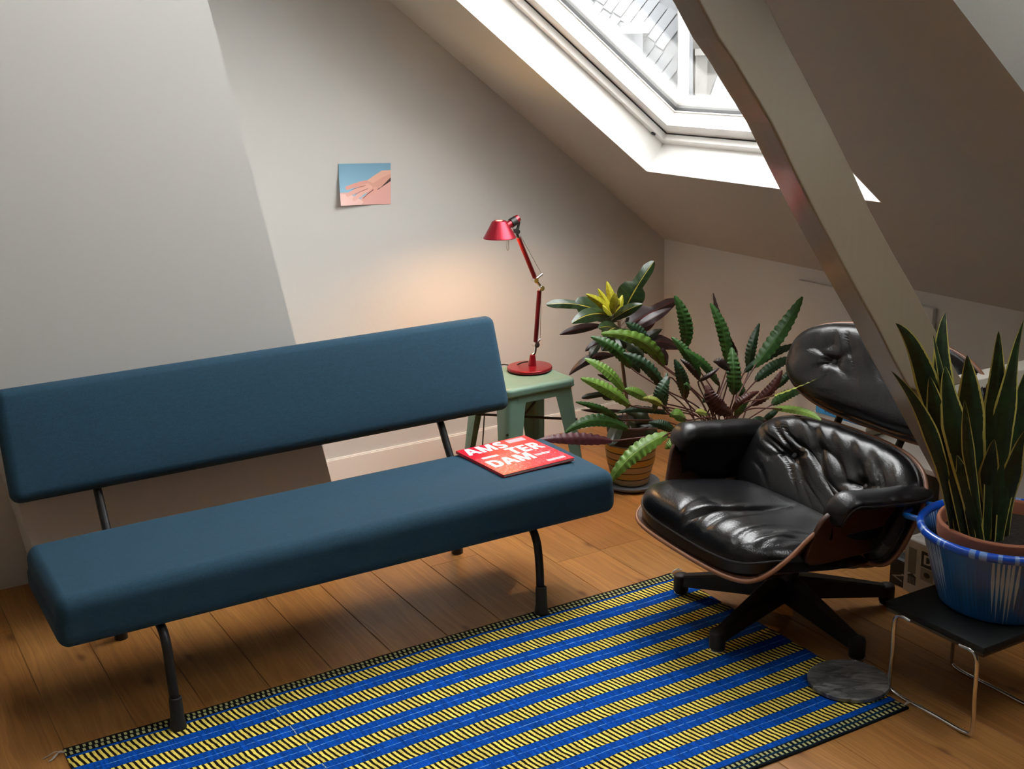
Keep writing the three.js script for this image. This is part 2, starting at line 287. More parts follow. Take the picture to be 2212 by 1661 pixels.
{ // magazine on the seat
  const P1 = V(1.667, 0, -3.291), P2 = V(1.93, 0, -3.294), P3 = V(1.998, 0, -3.036), P4 = V(1.736, 0, -3.014), y0 = 0.4168, th = 0.008;
  const ctr = P1.clone().add(P2).add(P3).add(P4).multiplyScalar(0.25), ang = -Math.atan2((P3.z - P4.z + P2.z - P1.z) / 2, (P3.x - P4.x + P2.x - P1.x) / 2) , w = 0.258, h = 0.277;
  const cover = canvasTex(1024, 1100, (c, W, Hh) => {
    c.fillStyle = '#d0122c'; c.fillRect(0, 0, W, Hh);
    const r = rngOf(5); // printed rooftops in pink over red
    for (let k = 0; k < 2600; k++) { const x = r() * W, y = 300 + r() * 760, s = 4 + r() * 16; if (Math.sin(x * 0.011) * 90 + 520 > y && y < 420) continue; c.fillStyle = `rgba(255,${170 + r() * 60 | 0},${180 + r() * 50 | 0},${0.15 + r() * 0.3})`; c.fillRect(x, y, s, s * (0.4 + r())); }
    c.fillStyle = 'rgba(255,190,205,0.85)'; c.fillRect(690, 40, 260, 120);
    c.fillStyle = '#fff4f6'; c.textBaseline = 'alphabetic'; c.textAlign = 'left';
    const word = (t, x, y, px, sx) => { c.save(); c.translate(x, y); c.scale(sx, 1); c.font = 'bold ' + px + 'px sans-serif'; c.fillText(t, 0, 0); c.lineWidth = 12; c.lineJoin = 'round'; c.strokeStyle = '#fff4f6'; c.strokeText(t, 0, 0); c.restore(); };
    word('AMS', 40, 262, 330, 0.86); word('TER', 500, 545, 340, 0.8); word('DAM', 40, 815, 340, 0.84);
    c.fillStyle = '#ffdfe4'; c.fillRect(700, 700, 230, 22); c.fillRect(700, 736, 200, 22); c.fillRect(100, 420, 230, 60);
    c.fillStyle = '#ffe6ea'; for (let k = 0; k < 11; k++) c.fillRect(700 + k * 24, 955, 17, 62);
  });
  const g = thing('magazine', 'red magazine with large white lettering lying on the sofa seat', 'magazine', [ctr.x, y0, ctr.z], ang);
  mesh('pages', box(-w / 2 + 0.002, w / 2 - 0.002, 0.001, th - 0.001, -h / 2 + 0.002, h / 2 - 0.0015), std({ color: C(0.72, 0.7, 0.66), roughness: 0.8 }), g);
  const top = new THREE.BoxGeometry(w, 0.0012, h); const red = std({ color: C(0.55, 0.02, 0.03), roughness: 0.35 });
  const cm = std({ map: cover, roughness: 0.32 });
  const cg = new THREE.PlaneGeometry(w, h, 8, 8); cg.rotateX(-Math.PI / 2); 
  mesh('cover_print', move(cg, 0, th + 0.0009, 0), cm, g); mesh('cover', [move(top, 0, th, 0), box(-w / 2, w / 2, 0, 0.0012, -h / 2, h / 2), box(-w / 2 - 0.0012, -w / 2 + 0.001, 0, th + 0.0006, -h / 2, h / 2)], red, g);
}

// ------------------------------------------------------------------ postcard on the gable wall
{
  const a = at(731.5, 354, 'z', Z0 + 0.004), b = at(844, 352, 'z', Z0 + 0.004), c = at(844.5, 440.5, 'z', Z0 + 0.004), d = at(736, 444.5, 'z', Z0 + 0.022);
  const print = canvasTex(640, 500, (k, W, Hh) => {
    const gr = k.createLinearGradient(0, 0, 0, Hh); gr.addColorStop(0, '#6f9db5'); gr.addColorStop(1, '#8fc0d6'); k.fillStyle = gr; k.fillRect(0, 0, W, Hh);
    k.fillStyle = '#dba59c'; k.beginPath(); k.moveTo(0, 345); k.lineTo(120, 345); k.lineTo(300, 400); k.lineTo(640, 215); k.lineTo(640, 500); k.lineTo(0, 500); k.fill();
    k.fillStyle = '#e8bcb2'; k.beginPath(); k.moveTo(0, 360); k.lineTo(150, 375); k.lineTo(300, 460); k.lineTo(260, 500); k.lineTo(0, 500); k.fill();
    k.fillStyle = '#a9b3c6'; k.beginPath(); k.moveTo(140, 375); k.lineTo(250, 320); k.lineTo(310, 345); k.lineTo(270, 430); k.lineTo(200, 410); k.fill();
    k.fillStyle = '#3a1a16'; k.beginPath(); k.moveTo(640, 165); k.lineTo(640, 220); k.lineTo(400, 370); k.lineTo(290, 440); k.lineTo(360, 340); k.fill();
    const skin = (pts, w0, w1, col) => { k.strokeStyle = col; k.lineCap = 'round'; k.lineJoin = 'round'; for (let i = 0; i + 1 < pts.length; i++) { k.lineWidth = lerp(w0, w1, i / (pts.length - 1)); k.beginPath(); k.moveTo(...pts[i]); k.lineTo(...pts[i + 1]); k.stroke(); } };
    const poly = (pts, col) => { k.fillStyle = col; k.beginPath(); k.moveTo(...pts[0]); for (const p of pts.slice(1)) k.lineTo(...p); k.fill(); };
    poly([[640, 85], [530, 90], [430, 150], [330, 215], [250, 240], [300, 330], [420, 345], [520, 290], [640, 175]], '#d59d8b');
    poly([[640, 85], [530, 90], [430, 150], [340, 210], [420, 240], [540, 170], [640, 130]], '#dfab96');
    skin([[330, 235], [250, 250], [180, 265], [95, 290]], 62, 40, '#d99a8c'); skin([[350, 270], [270, 300], [190, 335], [95, 372]], 62, 40, '#e0a797');
    skin([[380, 295], [300, 340], [235, 385], [175, 428]], 60, 40, '#e3ad9f'); skin([[440, 315], [380, 360], [330, 410], [300, 445]], 66, 34, '#dca294');
    skin([[320, 268], [250, 285], [150, 310]], 7, 4, '#93584d'); skin([[350, 305], [270, 335], [190, 370]], 7, 4, '#8a5046'); skin([[420, 320], [350, 370], [290, 420]], 9, 5, '#743b33');
  });
  const N = 12, pos = [], uv = [], idx = []; for (let side = 0; side < 2; side++) for (let j = 0; j <= N; j++) for (let i = 0; i <= N; i++) { const u = i / N, v = j / N; const p = a.clone().multiplyScalar((1 - u) * (1 - v)).addScaledVector(b, u * (1 - v)).addScaledVector(c, u * v).addScaledVector(d, (1 - u) * v); const k = Math.pow(1 - u, 2) * Math.pow(v, 1.5); p.z = Z0 + 0.003 + 0.022 * k + (side ? -0.0008 : 0); pos.push(p.x, p.y, p.z); uv.push(u, 1 - v); }
  const S = (N + 1) * (N + 1); for (let j = 0; j < N; j++) for (let i = 0; i < N; i++) { const q = j * (N + 1) + i; idx.push(q, q + N + 1, q + 1, q + 1, q + N + 1, q + N + 2); const e = q + S; idx.push(e, e + 1, e + N + 1, e + 1, e + N + 2, e + N + 1); }
  const geo = new THREE.BufferGeometry(); geo.setAttribute('position', new THREE.Float32BufferAttribute(pos, 3)); geo.setAttribute('uv', new THREE.Float32BufferAttribute(uv, 2)); geo.setIndex(idx); geo.computeVertexNormals();
  tag(mesh('postcard', geo, std({ map: print, roughness: 0.5 })), 'small print of a hand on blue and pink pinned to the gable wall', 'picture');
}

// ------------------------------------------------------------------ metal stool
const stoolC = V(2.283, 0, -3.875);
{
  const m = std({ color: C(0.15, 0.27, 0.21), roughness: 0.48, metalness: 0.1, bumpMap: plasterBump, bumpScale: 0.0004 });
  const g = thing('metal_stool', 'pale green sheet metal stool carrying the red desk lamp', 'stool', [stoolC.x, 0, stoolC.z], 0);
  const hw = 0.152, H = 0.45;
  mesh('seat', move(softBox(hw * 2, 0.04, hw * 2, [0.028, 0.014, 0.028], [30, 8, 30], (q) => { const r = Math.max(Math.abs(q.x), Math.abs(q.z)) / hw; if (q.y > 0) q.y -= 0.004 * (1 - sst(0.55, 0.95, r)); const e = q.y < -0.01 ? 0.003 : 0; q.x += Math.sign(q.x) * e * (Math.abs(q.x) > 0.1 ? 1 : 0); q.z += Math.sign(q.z) * e * (Math.abs(q.z) > 0.1 ? 1 : 0); }), 0, H - 0.02, 0), m, g);
  for (const [sx, sz] of [[-1, -1], [1, -1], [1, 1], [-1, 1]]) { // folded legs, wide at the top
    const top = 0.141, bot = 0.183, wt = 0.082, wb = 0.042, t = 0.003; const parts = [];
    const plate = (pts) => { const q = pts.map((p) => V(...p)); const n = q[1].clone().sub(q[0]).cross(q[2].clone().sub(q[0])).normalize().multiplyScalar(t); const all = [...q, ...q.map((p) => p.clone().sub(n))]; const f = [[0, 1, 2, 3], [7, 6, 5, 4], [0, 4, 5, 1], [1, 5, 6, 2], [2, 6, 7, 3], [3, 7, 4, 0]]; const pos = []; for (const [a, b, c, d] of f) for (const k of [a, b, c, a, c, d]) pos.push(all[k].x, all[k].y, all[k].z); const ge = new THREE.BufferGeometry(); ge.setAttribute('position', new THREE.Float32BufferAttribute(pos, 3)); ge.computeVertexNormals(); return boxUV(ge); };
    const cr = 0.022, y1 = 0.425; // rounded corner strip plus two flanges
    const ring = (y, o, w) => { const r = cr, c = [sx * (o - r), sz * (o - r)]; const l = [[sx * (o - w), y, sz * o]]; for (let k = 0; k <= 5; k++) { const an = (k / 5) * Math.PI / 2; l.push([c[0] + sx * r * Math.sin(an), y, c[1] + sz * r * Math.cos(an)]); } l.push([sx * o, y, sz * (o - w)]); return l; };
    const A = ring(y1, top, wt), B = ring(0.0, bot, wb), n = A.length, pos = [];
    const inn = (l, d) => l.map(([x, y, z], k) => [x - sx * (k > 0 ? d : 0) * (k === 0 ? 0 : 1), y, z - sz * (k < l.length - 1 ? d : 0)]);
    const A2 = inn(A, t), B2 = inn(B, t); const quad = (a, b, c, d) => { for (const p of [a, b, c, a, c, d]) pos.push(...p); };
    for (let k = 0; k + 1 < n; k++) { quad(A[k], B[k], B[k + 1], A[k + 1]); quad(A2[k + 1], B2[k + 1], B2[k], A2[k]); quad(B[k], B2[k], B2[k + 1], B[k + 1]); }
    quad(A[0], A2[0], B2[0], B[0]); quad(A[n - 1], B[n - 1], B2[n - 1], A2[n - 1]);
    const ge = new THREE.BufferGeometry(); ge.setAttribute('position', new THREE.Float32BufferAttribute(pos, 3)); ge.computeVertexNormals(); boxUV(ge);
    const mm = mesh('leg', toCreasedNormals(ge, 0.7), m, g);
    mesh('foot_pad', move(softBox(0.05, 0.012, 0.05, 0.004, [4, 4, 4]), sx * 0.162, 0.006, sz * 0.162), rubber, mm);
  }
  for (const k of [0, 1, 2, 3]) { const a = softBox(0.2, 0.03, 0.003, 0.0012, [8, 4, 2]); move(a, 0, 0.402, 0.1435); a.rotateY((k * Math.PI) / 2); mesh('apron', a, m, g); }
  mesh('brace', [rod([-0.152, 0.285, -0.152], [0.152, 0.285, 0.152], 0.005), rod([-0.152, 0.28, 0.152], [0.152, 0.28, -0.152], 0.005)], std({ color: C(0.06, 0.05, 0.04), roughness: 0.5, metalness: 0.6 }), g);
}

// ------------------------------------------------------------------ desk lamp
{
  const LZ = -3.918, bx = 2.349, red = phys({ color: C(0.27, 0.008, 0.018), roughness: 0.3, metalness: 0.55, clearcoat: 0.3 }), arm = phys({ color: C(0.09, 0.005, 0.007), roughness: 0.32, metalness: 0.5 });
  const dark = std({ color: C(0.03, 0.028, 0.027), roughness: 0.4, metalness: 0.5 });
  const g = thing('desk_lamp', 'red metal desk lamp with jointed arm standing lit on the green stool', 'lamp', [bx, 0.4505, LZ]);
  const L = (px, py) => at(px, py, 'z', LZ).sub(g.position);
  mesh('base', lathe([[0, 0], [0.083, 0], [0.086, 0.003], [0.086, 0.01], [0.083, 0.0135], [0, 0.0135]], 64), red, g);
  const s = L(1154, 790); mesh('socket', rod([0.012, 0.0135, 0], [0.014, 0.055, 0], 0.0155, 0.0105, 12), red, g);
  const j0 = L(1155, 762), j1 = L(1157, 744), p0 = L(1157, 738), p1 = L(1165, 628), e0 = L(1168, 622), e1 = L(1155, 605), q0 = L(1155, 599), q1 = L(1120, 514), h0 = L(1116, 500), hd = L(1112, 478);
  mesh('lower_joint', [rod(V(0.014, 0.05, 0), j0, 0.006), tube([V(0.014, 0.055, 0), j0, j1, p0], 0.006, 16), rod(j1.clone().add(V(0, 0, 0.012)), j1.clone().add(V(0, 0, -0.012)), 0.011), rod(j1, L(1166, 733), 0.0045)], chrome, g);
  mesh('lower_arm', rod(p0, p1, 0.0085, 0.0085, 6), arm, g);
  mesh('elbow_joint', [tube([p1, e0, L(1162, 612), e1, q0], 0.006, 20), rod(e0.clone().add(V(0, 0, 0.013)), e0.clone().add(V(0, 0, -0.013)), 0.0095), rod(e1.clone().add(V(0, 0, 0.013)), e1.clone().add(V(0, 0, -0.013)), 0.0095), rod(e1, L(1171, 592), 0.005)], chrome, g);
  mesh('upper_arm', rod(q0, q1, 0.0085, 0.0085, 6), arm, g);
  mesh('head_joint', [tube([q1, h0, L(1119, 490), L(1121, 480), L(1118, 470)], 0.005, 18), rod(h0.clone().add(V(0, 0, 0.012)), h0.clone().add(V(0, 0, -0.012)), 0.0085)], dark, g);
  mesh('tension_wire', [rod(L(1124, 509), L(1170, 592), 0.0009, 0.0009, 5), rod(L(1169, 628), L(1167, 733), 0.0009, 0.0009, 5)], chrome, g);
  const top = L(1078.5, 477), bot = L(1079.5, 514), ax = top.clone().sub(bot), hh = ax.length(), R = 0.058, r = 0.0265;
  const qz = new THREE.Quaternion().setFromUnitVectors(V(0, 1, 0), ax.clone().normalize());
  const place = (ge) => { ge.applyQuaternion(qz); return move(ge, bot.x, bot.y, bot.z); };
  mesh('lamp_shade', place(lathe([[R + 0.002, 0], [R + 0.0025, 0.002], [R, 0.005], [r, hh - 0.002], [r - 0.003, hh], [0.013, hh + 0.001], [0.013, hh - 0.001], [r - 0.0035, hh - 0.0025], [R - 0.002, 0.004], [R, 0]], 64)), phys({ color: C(0.36, 0.014, 0.03), roughness: 0.33, metalness: 0.6 }), g);
  const nk = L(1094, 489), nk2 = L(1120, 470); mesh('neck', [rod(nk, L(1105, 482), 0.014, 0.0145), rod(L(1113, 476), nk2, 0.0165, 0.013)], red, g);
  mesh('neck_band', [rod(L(1104, 482), L(1114, 476), 0.0175)], dark, g);
  mesh('handle_loop', tube([L(1107, 492), L(1110, 499), L(1117, 500), L(1121, 492), L(1119, 483)], 0.0022, 16, 6), chrome, g);
  mesh('adjusting_prong', [tube([L(1095, 515), L(1095.5, 540), L(1098, 542), L(1098.5, 515)], 0.0012, 18, 6)], chrome, g);
  const bp = bot.clone().addScaledVector(ax, 0.42);
  const bulb = mesh('bulb', move(new THREE.SphereGeometry(0.02, 20, 14), bp.x, bp.y, bp.z), std({ color: C(1, 0.85, 0.6), emissive: C(1, 0.62, 0.28), emissiveIntensity: 1.2 }), g);
  const li = new THREE.PointLight(C(1, 0.6, 0.22), 0.06, 0, 2); li.position.copy(bp); li.castShadow = true; li.name = 'lamp_glow'; g.add(li);
  mesh('cable', tube([V(-0.004, 0.03, -0.005), V(-0.02, 0.026, -0.02), V(-0.032, 0.006, -0.06), V(-0.05, -0.002, -0.13), V(-0.06, -0.05, -0.2), V(-0.06, -0.44, -0.3)], 0.0028, 40, 6), rubber, g);
}

// ------------------------------------------------------------------ rug
{
  const X0 = 0.385, X1 = 2.265, ZA = -2.93, ZE = -1.945, W = X1 - X0, D = ZE - ZA;
  const tex = dataTex(2048, 1024, (u, v, i, j) => {
    const wob = 0.004 * (vnoise(u * 9, v * 3, 3) - 0.5), z = (1 - v) * D + wob, x = u * W + 0.002 * (vnoise(u * 60, v * 60, 5) - 0.5); // z metres from the far edge
    const n = hash2(i, j, 3) * 0.5 + hash2(i >> 2, j >> 2, 5) * 0.5, streak = vnoise(u * 500, v * 30, 8);
    const blue = () => { const t = 0.8 + 0.25 * (n - 0.5) + 0.3 * (streak - 0.5); return [0.0, 0.32 * t, 0.74 * t]; };
    const yellow = () => { const t = 0.92 + 0.16 * (n - 0.5) + 0.2 * (vnoise(x * 140, z * 20, 4) - 0.5); return [0.98 * t, 0.89 * t, 0.42 * t]; };
    const black = [0.085, 0.05, 0.03];
    const tick = (ph, duty) => { const f = ph - Math.floor(ph); return f < duty; };
    // borders
    if (z < 0.004 || z > D - 0.005) return [0.06, 0.06, 0.07];
    for (const [a, b] of [[0.006, 0.018], [0.023, 0.036], [D - 0.021, D - 0.008], [D - 0.041, D - 0.028]]) if (z > a && z < b) return tick(x / 0.0145 + (a > 0.02 && a < 0.1 ? 0.25 : 0), 0.5) ? [0.66, 0.66, 0.46] : [0.05, 0.05, 0.045];
    if (z < 0.04 || (z > D - 0.028 && z < D)) return z < 0.04 ? [0.05, 0.05, 0.05] : [0.03, 0.16, 0.24];
    if (z > D - 0.045) return [0.03, 0.14, 0.22];
    const q = (z - 0.075) / 0.1025, k = Math.round(q), d = (q - k) * 0.1025; // distance from a yellow band's middle
    if (k >= 0 && k <= 8 && Math.abs(d) < 0.0265) { if (Math.abs(d) > 0.0255) return [0.2, 0.35, 0.25]; const sh = d < 0 ? -d * 16 : d * 24; const j2 = 0.1 * (vnoise(x * 70, k * 3.3, 6) - 0.5); return tick(x / 0.0144 + 0.3 * Math.sign(d) * 0.2 - (d < 0 ? 0 : 0.16) + sh * (d < 0 ? 1 : -1) * 0.6 + k * 0.37 + j2, 0.54) ? yellow() : black; }
    const c = Math.abs((q - Math.floor(q)) - 0.5) * 0.1025; // middle of a blue band
    if (k >= 0 && q < 9 && c < 0.0013 && vnoise(x * 160, k, 9) > 0.3) { const t = 0.4 * vnoise(x * 300, k, 2); return [0.28 + t * 0.4, 0.5 + t * 0.3, 0.8]; }
    if (Math.abs(x - 0.51 - 0.02 * z) < 0.0012 && n > 0.35) return [0.75, 0.8, 0.7];
    return blue();
  });
  const mat = phys({ map: tex, roughness: 0.95, specularIntensity: 0.25, bumpMap: dataTex(256, 256, (u, v, i, j) => { const t = 0.5 * hash2(i, 1, 3) + 0.5 * hash2(i, j, 5); return [t, t, t]; }, false, 14, 2), bumpScale: 0.0006 });
  const nx = 150, nz = 90, pos = [], uv = [], idx = [];
  const hgt = (u, v) => { const x = X0 + u * W, z = ZA + v * D; let h = 0.0032 + 0.0022 * vnoise(u * 10, v * 14, 31) + 0.0016 * vnoise(u * 40, v * 24, 33); h += 0.004 * Math.exp(-Math.pow((x - 1.3 - 0.55 * (z + 2.1)) / 0.02, 2)) * sst(-2.35, -2.2, z) + 0.003 * Math.exp(-Math.pow((x - 1.55 - 0.3 * (z + 2.1)) / 0.03, 2)) * sst(-2.25, -2.1, z); return h; };
  for (let j = 0; j <= nz; j++) for (let i = 0; i <= nx; i++) { const u = i / nx, v = j / nz; pos.push(X0 + u * W + 0.006 * (vnoise(v * 6, 1, 4) - 0.5) * (u > 0.98 || u < 0.02 ? 1 : 0), hgt(u, v), ZA + v * D + 0.012 * (u - 0.5) * (u - 0.5) + 0.004 * Math.sin(u * 9)); uv.push(u, 1 - v); }
  const Wn = nx + 1; for (let j = 0; j < nz; j++) for (let i = 0; i < nx; i++) { const a = j * Wn + i; idx.push(a, a + Wn, a + 1, a + 1, a + Wn, a + Wn + 1); }
  const base = pos.length / 3, edge = []; for (let i = 0; i <= nx; i++) edge.push(i); for (let j = 1; j <= nz; j++) edge.push(j * Wn + nx); for (let i = nx - 1; i >= 0; i--) edge.push(nz * Wn + i); for (let j = nz - 1; j >= 1; j--) edge.push(j * Wn);
  edge.forEach((e) => { pos.push(pos[3 * e], 0.0003, pos[3 * e + 2]); uv.push(uv[2 * e], uv[2 * e + 1]); });
  for (let k = 0; k < edge.length; k++) { const k2 = (k + 1) % edge.length; idx.push(edge[k], edge[k2], base + k, edge[k2], base + k2, base + k); }
  const geo = new THREE.BufferGeometry(); geo.setAttribute('position', new THREE.Float32BufferAttribute(pos, 3)); geo.setAttribute('uv', new THREE.Float32BufferAttribute(uv, 2)); geo.setIndex(idx); geo.computeVertexNormals();
  const g = thing('rug', 'blue rug with rows of yellow and black woven ticks on the floor', 'rug');
  mesh('rug_field', geo, mat, g);
  const r = rngOf(12), cord = std({ color: C(0.45, 0.42, 0.38), roughness: 0.9 });
  for (const [x, z, dx, dz] of [[X1, ZA + 0.01, 0.05, -0.015], [X1, ZE - 0.01, 0.05, 0.02], [X0, ZA + 0.02, -0.05, 0.0], [X1, ZA + 0.05, 0.045, -0.01]]) {
    const list = []; for (let k = 0; k < 6; k++) { const a = 0.9 * (r() - 0.5), L = 0.5 + r() * 0.6, ex = (dx * Math.cos(a) - dz * Math.sin(a)) * L, ez = (dz * Math.cos(a) + dx * Math.sin(a)) * L; list.push(tube([[x - 0.002, 0.004, z], [x + ex * 0.4, 0.009 + 0.004 * r(), z + ez * 0.3], [x + ex * 0.8, 0.004, z + ez * 0.9 + 0.004 * (r() - 0.5)], [x + ex, 0.002, z + ez]], 0.0011, 10, 5)); }
    mesh('fringe', list, cord, g);
  }
}
{ // round marble board
  const t = dataTex(512, 512, (u, v) => { const w = fbm(u * 3, v * 7, 3, 4), s = fbm(u * 4 + w * 2, v * 13 + w * 2, 8, 4), d = Math.pow(1 - Math.abs(s - 0.5) * 2, 5); const k = clamp(0.3 + 0.32 * w + 0.25 * (s - 0.5) - 0.22 * d); return [k, k * 1.01, k * 1.0]; });
  const g = thing('marble_board', 'round grey marble board lying on the rug corner by the small table', 'board', [2.226, 0.0075, -2.11], -0.55);
  const ge = lathe([[0, 0], [0.105, 0], [0.1065, 0.0015], [0.1065, 0.0105], [0.105, 0.012], [0, 0.012]], 72); const p = ge.attributes.position, uv = ge.attributes.uv; for (let i = 0; i < p.count; i++) uv.setXY(i, p.getX(i) / 0.22 + 0.5, p.getZ(i) / 0.22 + 0.5);
  mesh('slab', toCreasedNormals(ge, 0.6), std({ map: t, roughness: 0.3 }), g);
}

// ------------------------------------------------------------------ lounge chair (local: +x forward, z sideways, y up; turned to face -x)
{
  const g = thing('lounge_chair', 'black leather lounge armchair with walnut plywood shells on a star base', 'armchair', [2.37, 0.002, -2.5], Math.PI - 0.07);
  const HW = 0.33;
  const crease = (d, w) => Math.exp(-(d * d) / (w * w));
  // seat
  const seatP = (a, b) => { const F = 0.125 + 0.262 * b, up = 0.155 * sst(0.76, 1.02, Math.abs(a)) * (1 - (a > 0 ? sst(-0.8, 0.15, b) : sst(0.05, 0.98, b))), lip = -0.02 * sst(0.6, 1, b); return V(F, 0.285 + 0.042 * b + up + lip - 0.012 * (1 - a * a), a * (HW - 0.02 * sst(0.5, 1, b))); };
  mesh('seat_shell', padded(seatP, { n: 5, top: () => 0, bottom: () => -0.0115, flip: 1, nr: 16, nt: 110, k: 1 }), walnut, g);
  mesh('shell_edge', rimTube(seatP, 5, -0.0057, 0.0061, 1), plyEdge, g.children[0]);
  const cushP = (a, b) => { const F = 0.125 + 0.262 * b * 0.975, q = a * 0.985; return V(F, 0.287 + 0.042 * b - 0.02 * sst(0.6, 1, b) - 0.012 * (1 - a * a) + 0.012 * Math.pow(Math.abs(a), 4), q * (HW - 0.02 * sst(0.5, 1, b) - 0.03 * sst(0.1, -0.7, b))); };
  const folds = (a, b, seed, ang, f, amp) => { const u = a * Math.cos(ang) + b * Math.sin(ang), v = -a * Math.sin(ang) + b * Math.cos(ang); const w = vnoise(u * f + 3 * vnoise(u * 1.5, v * 1.2, seed), v * 1.1, seed + 1); return amp * (Math.pow(1 - Math.abs(2 * w - 1), 3) * -1); };
  const sc = mesh('seat_cushion', padded(cushP, { n: 4.2, flip: 1, nr: 60, nt: 240, bottom: () => 0.002, top: (a, b, r) => {
    const e = Math.pow(1 - Math.pow(r, 7), 0.5); let h = 0.032 + 0.07 * e * (0.8 + 0.2 * (1 - a * a));
    h -= 0.022 * crease(a + 0.08 - 0.12 * b * b, 0.05) * sst(-0.5, 0.3, b) * e;
    const m = e * sst(0, 0.5, 1 - Math.max(Math.abs(a), Math.abs(b)) + 0.2);
    h += folds(a, b, 5, 0.3, 6, 0.007) * m * sst(-0.2, 0.9, b - a * 0.5) + 0.006 * (vnoise(a * 3, b * 2, 9) - 0.5) * e;
    h += 0.0036 * Math.sin(a * 30 + b * 5 + 4 * vnoise(a * 2, b * 2, 41)) * sst(0.0, 0.6, b) * sst(0.15, -0.25, a) * (0.3 + vnoise(a * 5, b * 1.5, 43)) * e * sst(0, 0.12, 1 - r);
    return h; } }), leather, g);
  mesh('piping', rimTube(cushP, 4.2, 0.031, 0.0042, 1, 1.0, 160), leather, sc);
  // backs
  const backP = (x0, y0, x1, y1, hw, curl, ends, sh) => (a, b) => { const t = (b + 1) / 2; const z = -sh + a * hw * (1 - ends * (b < 0 ? b * b : 0.4 * b * b)); return V(lerp(x0, x1, t) + curl * Math.pow(Math.abs(a), 2.4) - 0.012 * (1 - b * b), lerp(y0, y1, t), z); };
  const puff = (bt, seed, big, ang, fa) => (a, b, r) => {
    const e = Math.pow(1 - Math.pow(r, 6), 0.5); let h = 0.014 + big * e * (0.85 + 0.15 * (1 - a * a));
    for (const [ba, bb] of bt) { const da = (a - ba) * 1.5, db = b - bb, d = Math.hypot(da, db); h -= 0.02 * Math.exp(-d * d / 0.015) * e; const th = Math.atan2(db, da); h -= 0.006 * Math.exp(-d * d / 0.2) * Math.pow(Math.abs(Math.cos(th * 2 + 0.4 + 2 * vnoise(d * 2, 1, seed))), 10) * e * sst(0.02, 0.15, d); }
    h += folds(a, b, seed, ang, 7.5, fa) * e * sst(0.0, 0.3, 1 - r) * sst(-0.9, 0.5, b) + 0.38 * fa * Math.sin(a * 24 - b * 9 + 5 * vnoise(a * 2, b * 2, seed + 8)) * sst(-0.3, 0.4, b) * (0.2 + vnoise(a * 4, b * 2, seed + 9)) * e * sst(0, 0.15, 1 - r) + 0.006 * (vnoise(a * 3 + 9, b * 2, seed + 3) - 0.5) * e; return h; };
  const lowP = backP(-0.06, 0.265, -0.222, 0.54, 0.355, 0.075, 0.02, 0.035), headP = backP(-0.24, 0.56, -0.345, 0.822, 0.392, 0.05, 0.16, 0.05);
  for (const [nm, P, bt, seed, big, n, ang, fa] of [['back', lowP, [[-0.46, 0.12], [0.46, 0.12]], 51, 0.07, 4, -0.5, 0.011], ['headrest', headP, [[-0.47, 0.02], [0.47, 0.02]], 77, 0.062, 3.0, -0.3, 0.006]]) {
    const shell = mesh(nm + '_shell', padded(P, { n, top: () => 0, bottom: () => -0.0115, flip: -1, nr: 14, nt: 110 }), walnut, g);
    mesh('shell_edge', rimTube(P, n, -0.0057, 0.0061, -1), plyEdge, shell);
    const Q = (a, b) => P(a * 0.99, b * 0.985), f = puff(bt, seed, big, ang, fa);
    const cu = mesh(nm + '_cushion', padded(Q, { n, flip: -1, nr: 60, nt: 240, bottom: () => 0.002, top: f }), leather, g);
    mesh('piping', rimTube(Q, n, 0.014, 0.004, -1, 1.0, 160), leather, cu);
    for (const [ba, bb] of bt) { const [p, N] = frameOf(Q, ba, bb, -1); const s = new THREE.SphereGeometry(0.011, 16, 12); s.scale(1, 1, 0.55); s.applyQuaternion(new THREE.Quaternion().setFromUnitVectors(V(0, 0, 1), N)); p.addScaledVector(N, f(ba, bb, Math.max(Math.abs(ba), Math.abs(bb))) + 0.001); mesh('button', move(s, p.x, p.y, p.z), leather, cu); }
  }
  // spine brackets joining the two backs and the seat
  for (const s of [-0.13, 0.13]) mesh('back_bracket', tube([[-0.06, 0.215, s], [-0.115, 0.27, s], [-0.19, 0.38, s], [-0.275, 0.53, s], [-0.36, 0.7, s]], 0.011, 24, 8), blackSteel, g);
  // armrests: padded leather over a bent plate, curling down in front
  for (const s of [-1, 1]) {
    const armP = (a, b) => { // b runs from the rear to the curled front end, a from the inner drop to the outer edge
      const t = (b + 1) / 2, Lh = 0.273, arc = 0.04, q = t * 0.36; let F, y;
      if (q < Lh) { F = (s < 0 ? -0.165 : -0.15) + q; y = 0.478 + 0.03 * (q / Lh); } else { const an = (q - Lh) / arc; F = (s < 0 ? -0.165 : -0.15) + Lh + arc * Math.sin(an); y = 0.508 - arc * (1 - Math.cos(an)); }
      const u = (a + 1) / 2 * (s > 0 ? 0.22 : 0.19), dr = s > 0 ? 0.13 : 0.1, rd = 0.028, L2 = dr + rd * Math.PI / 2; let yy, zz; // arc length from the inner hem
      if (u < dr) { zz = 0; yy = -rd - (dr - u); } else if (u < L2) { const an = (u - dr) / rd; zz = rd * (1 - Math.cos(an)); yy = -rd * (1 - Math.sin(an)); } else { const e = (u - L2) / 0.046; zz = rd + (u - L2); yy = -0.012 * e * e; }
      const fr = sst(Lh * 0.75, 0.36, q); yy *= 1 - 0.45 * fr; return V(F, y + yy, s * ((s < 0 ? 0.33 : 0.312) + zz)); };
    const ar = mesh('armrest', padded(armP, { n: 4.5, flip: s, nr: 26, nt: 140, top: (a, b, r) => 0.006 + 0.014 * Math.pow(1 - Math.pow(r, 6), 0.5) + 0.003 * (vnoise(a * 3, b * 7, 5 + s) - 0.5), bottom: (a, b, r) => -0.006 }), leather, g);
    mesh('piping', rimTube(armP, 4.5, 0.004, 0.0035, s, 1.01, 120), leather, ar);
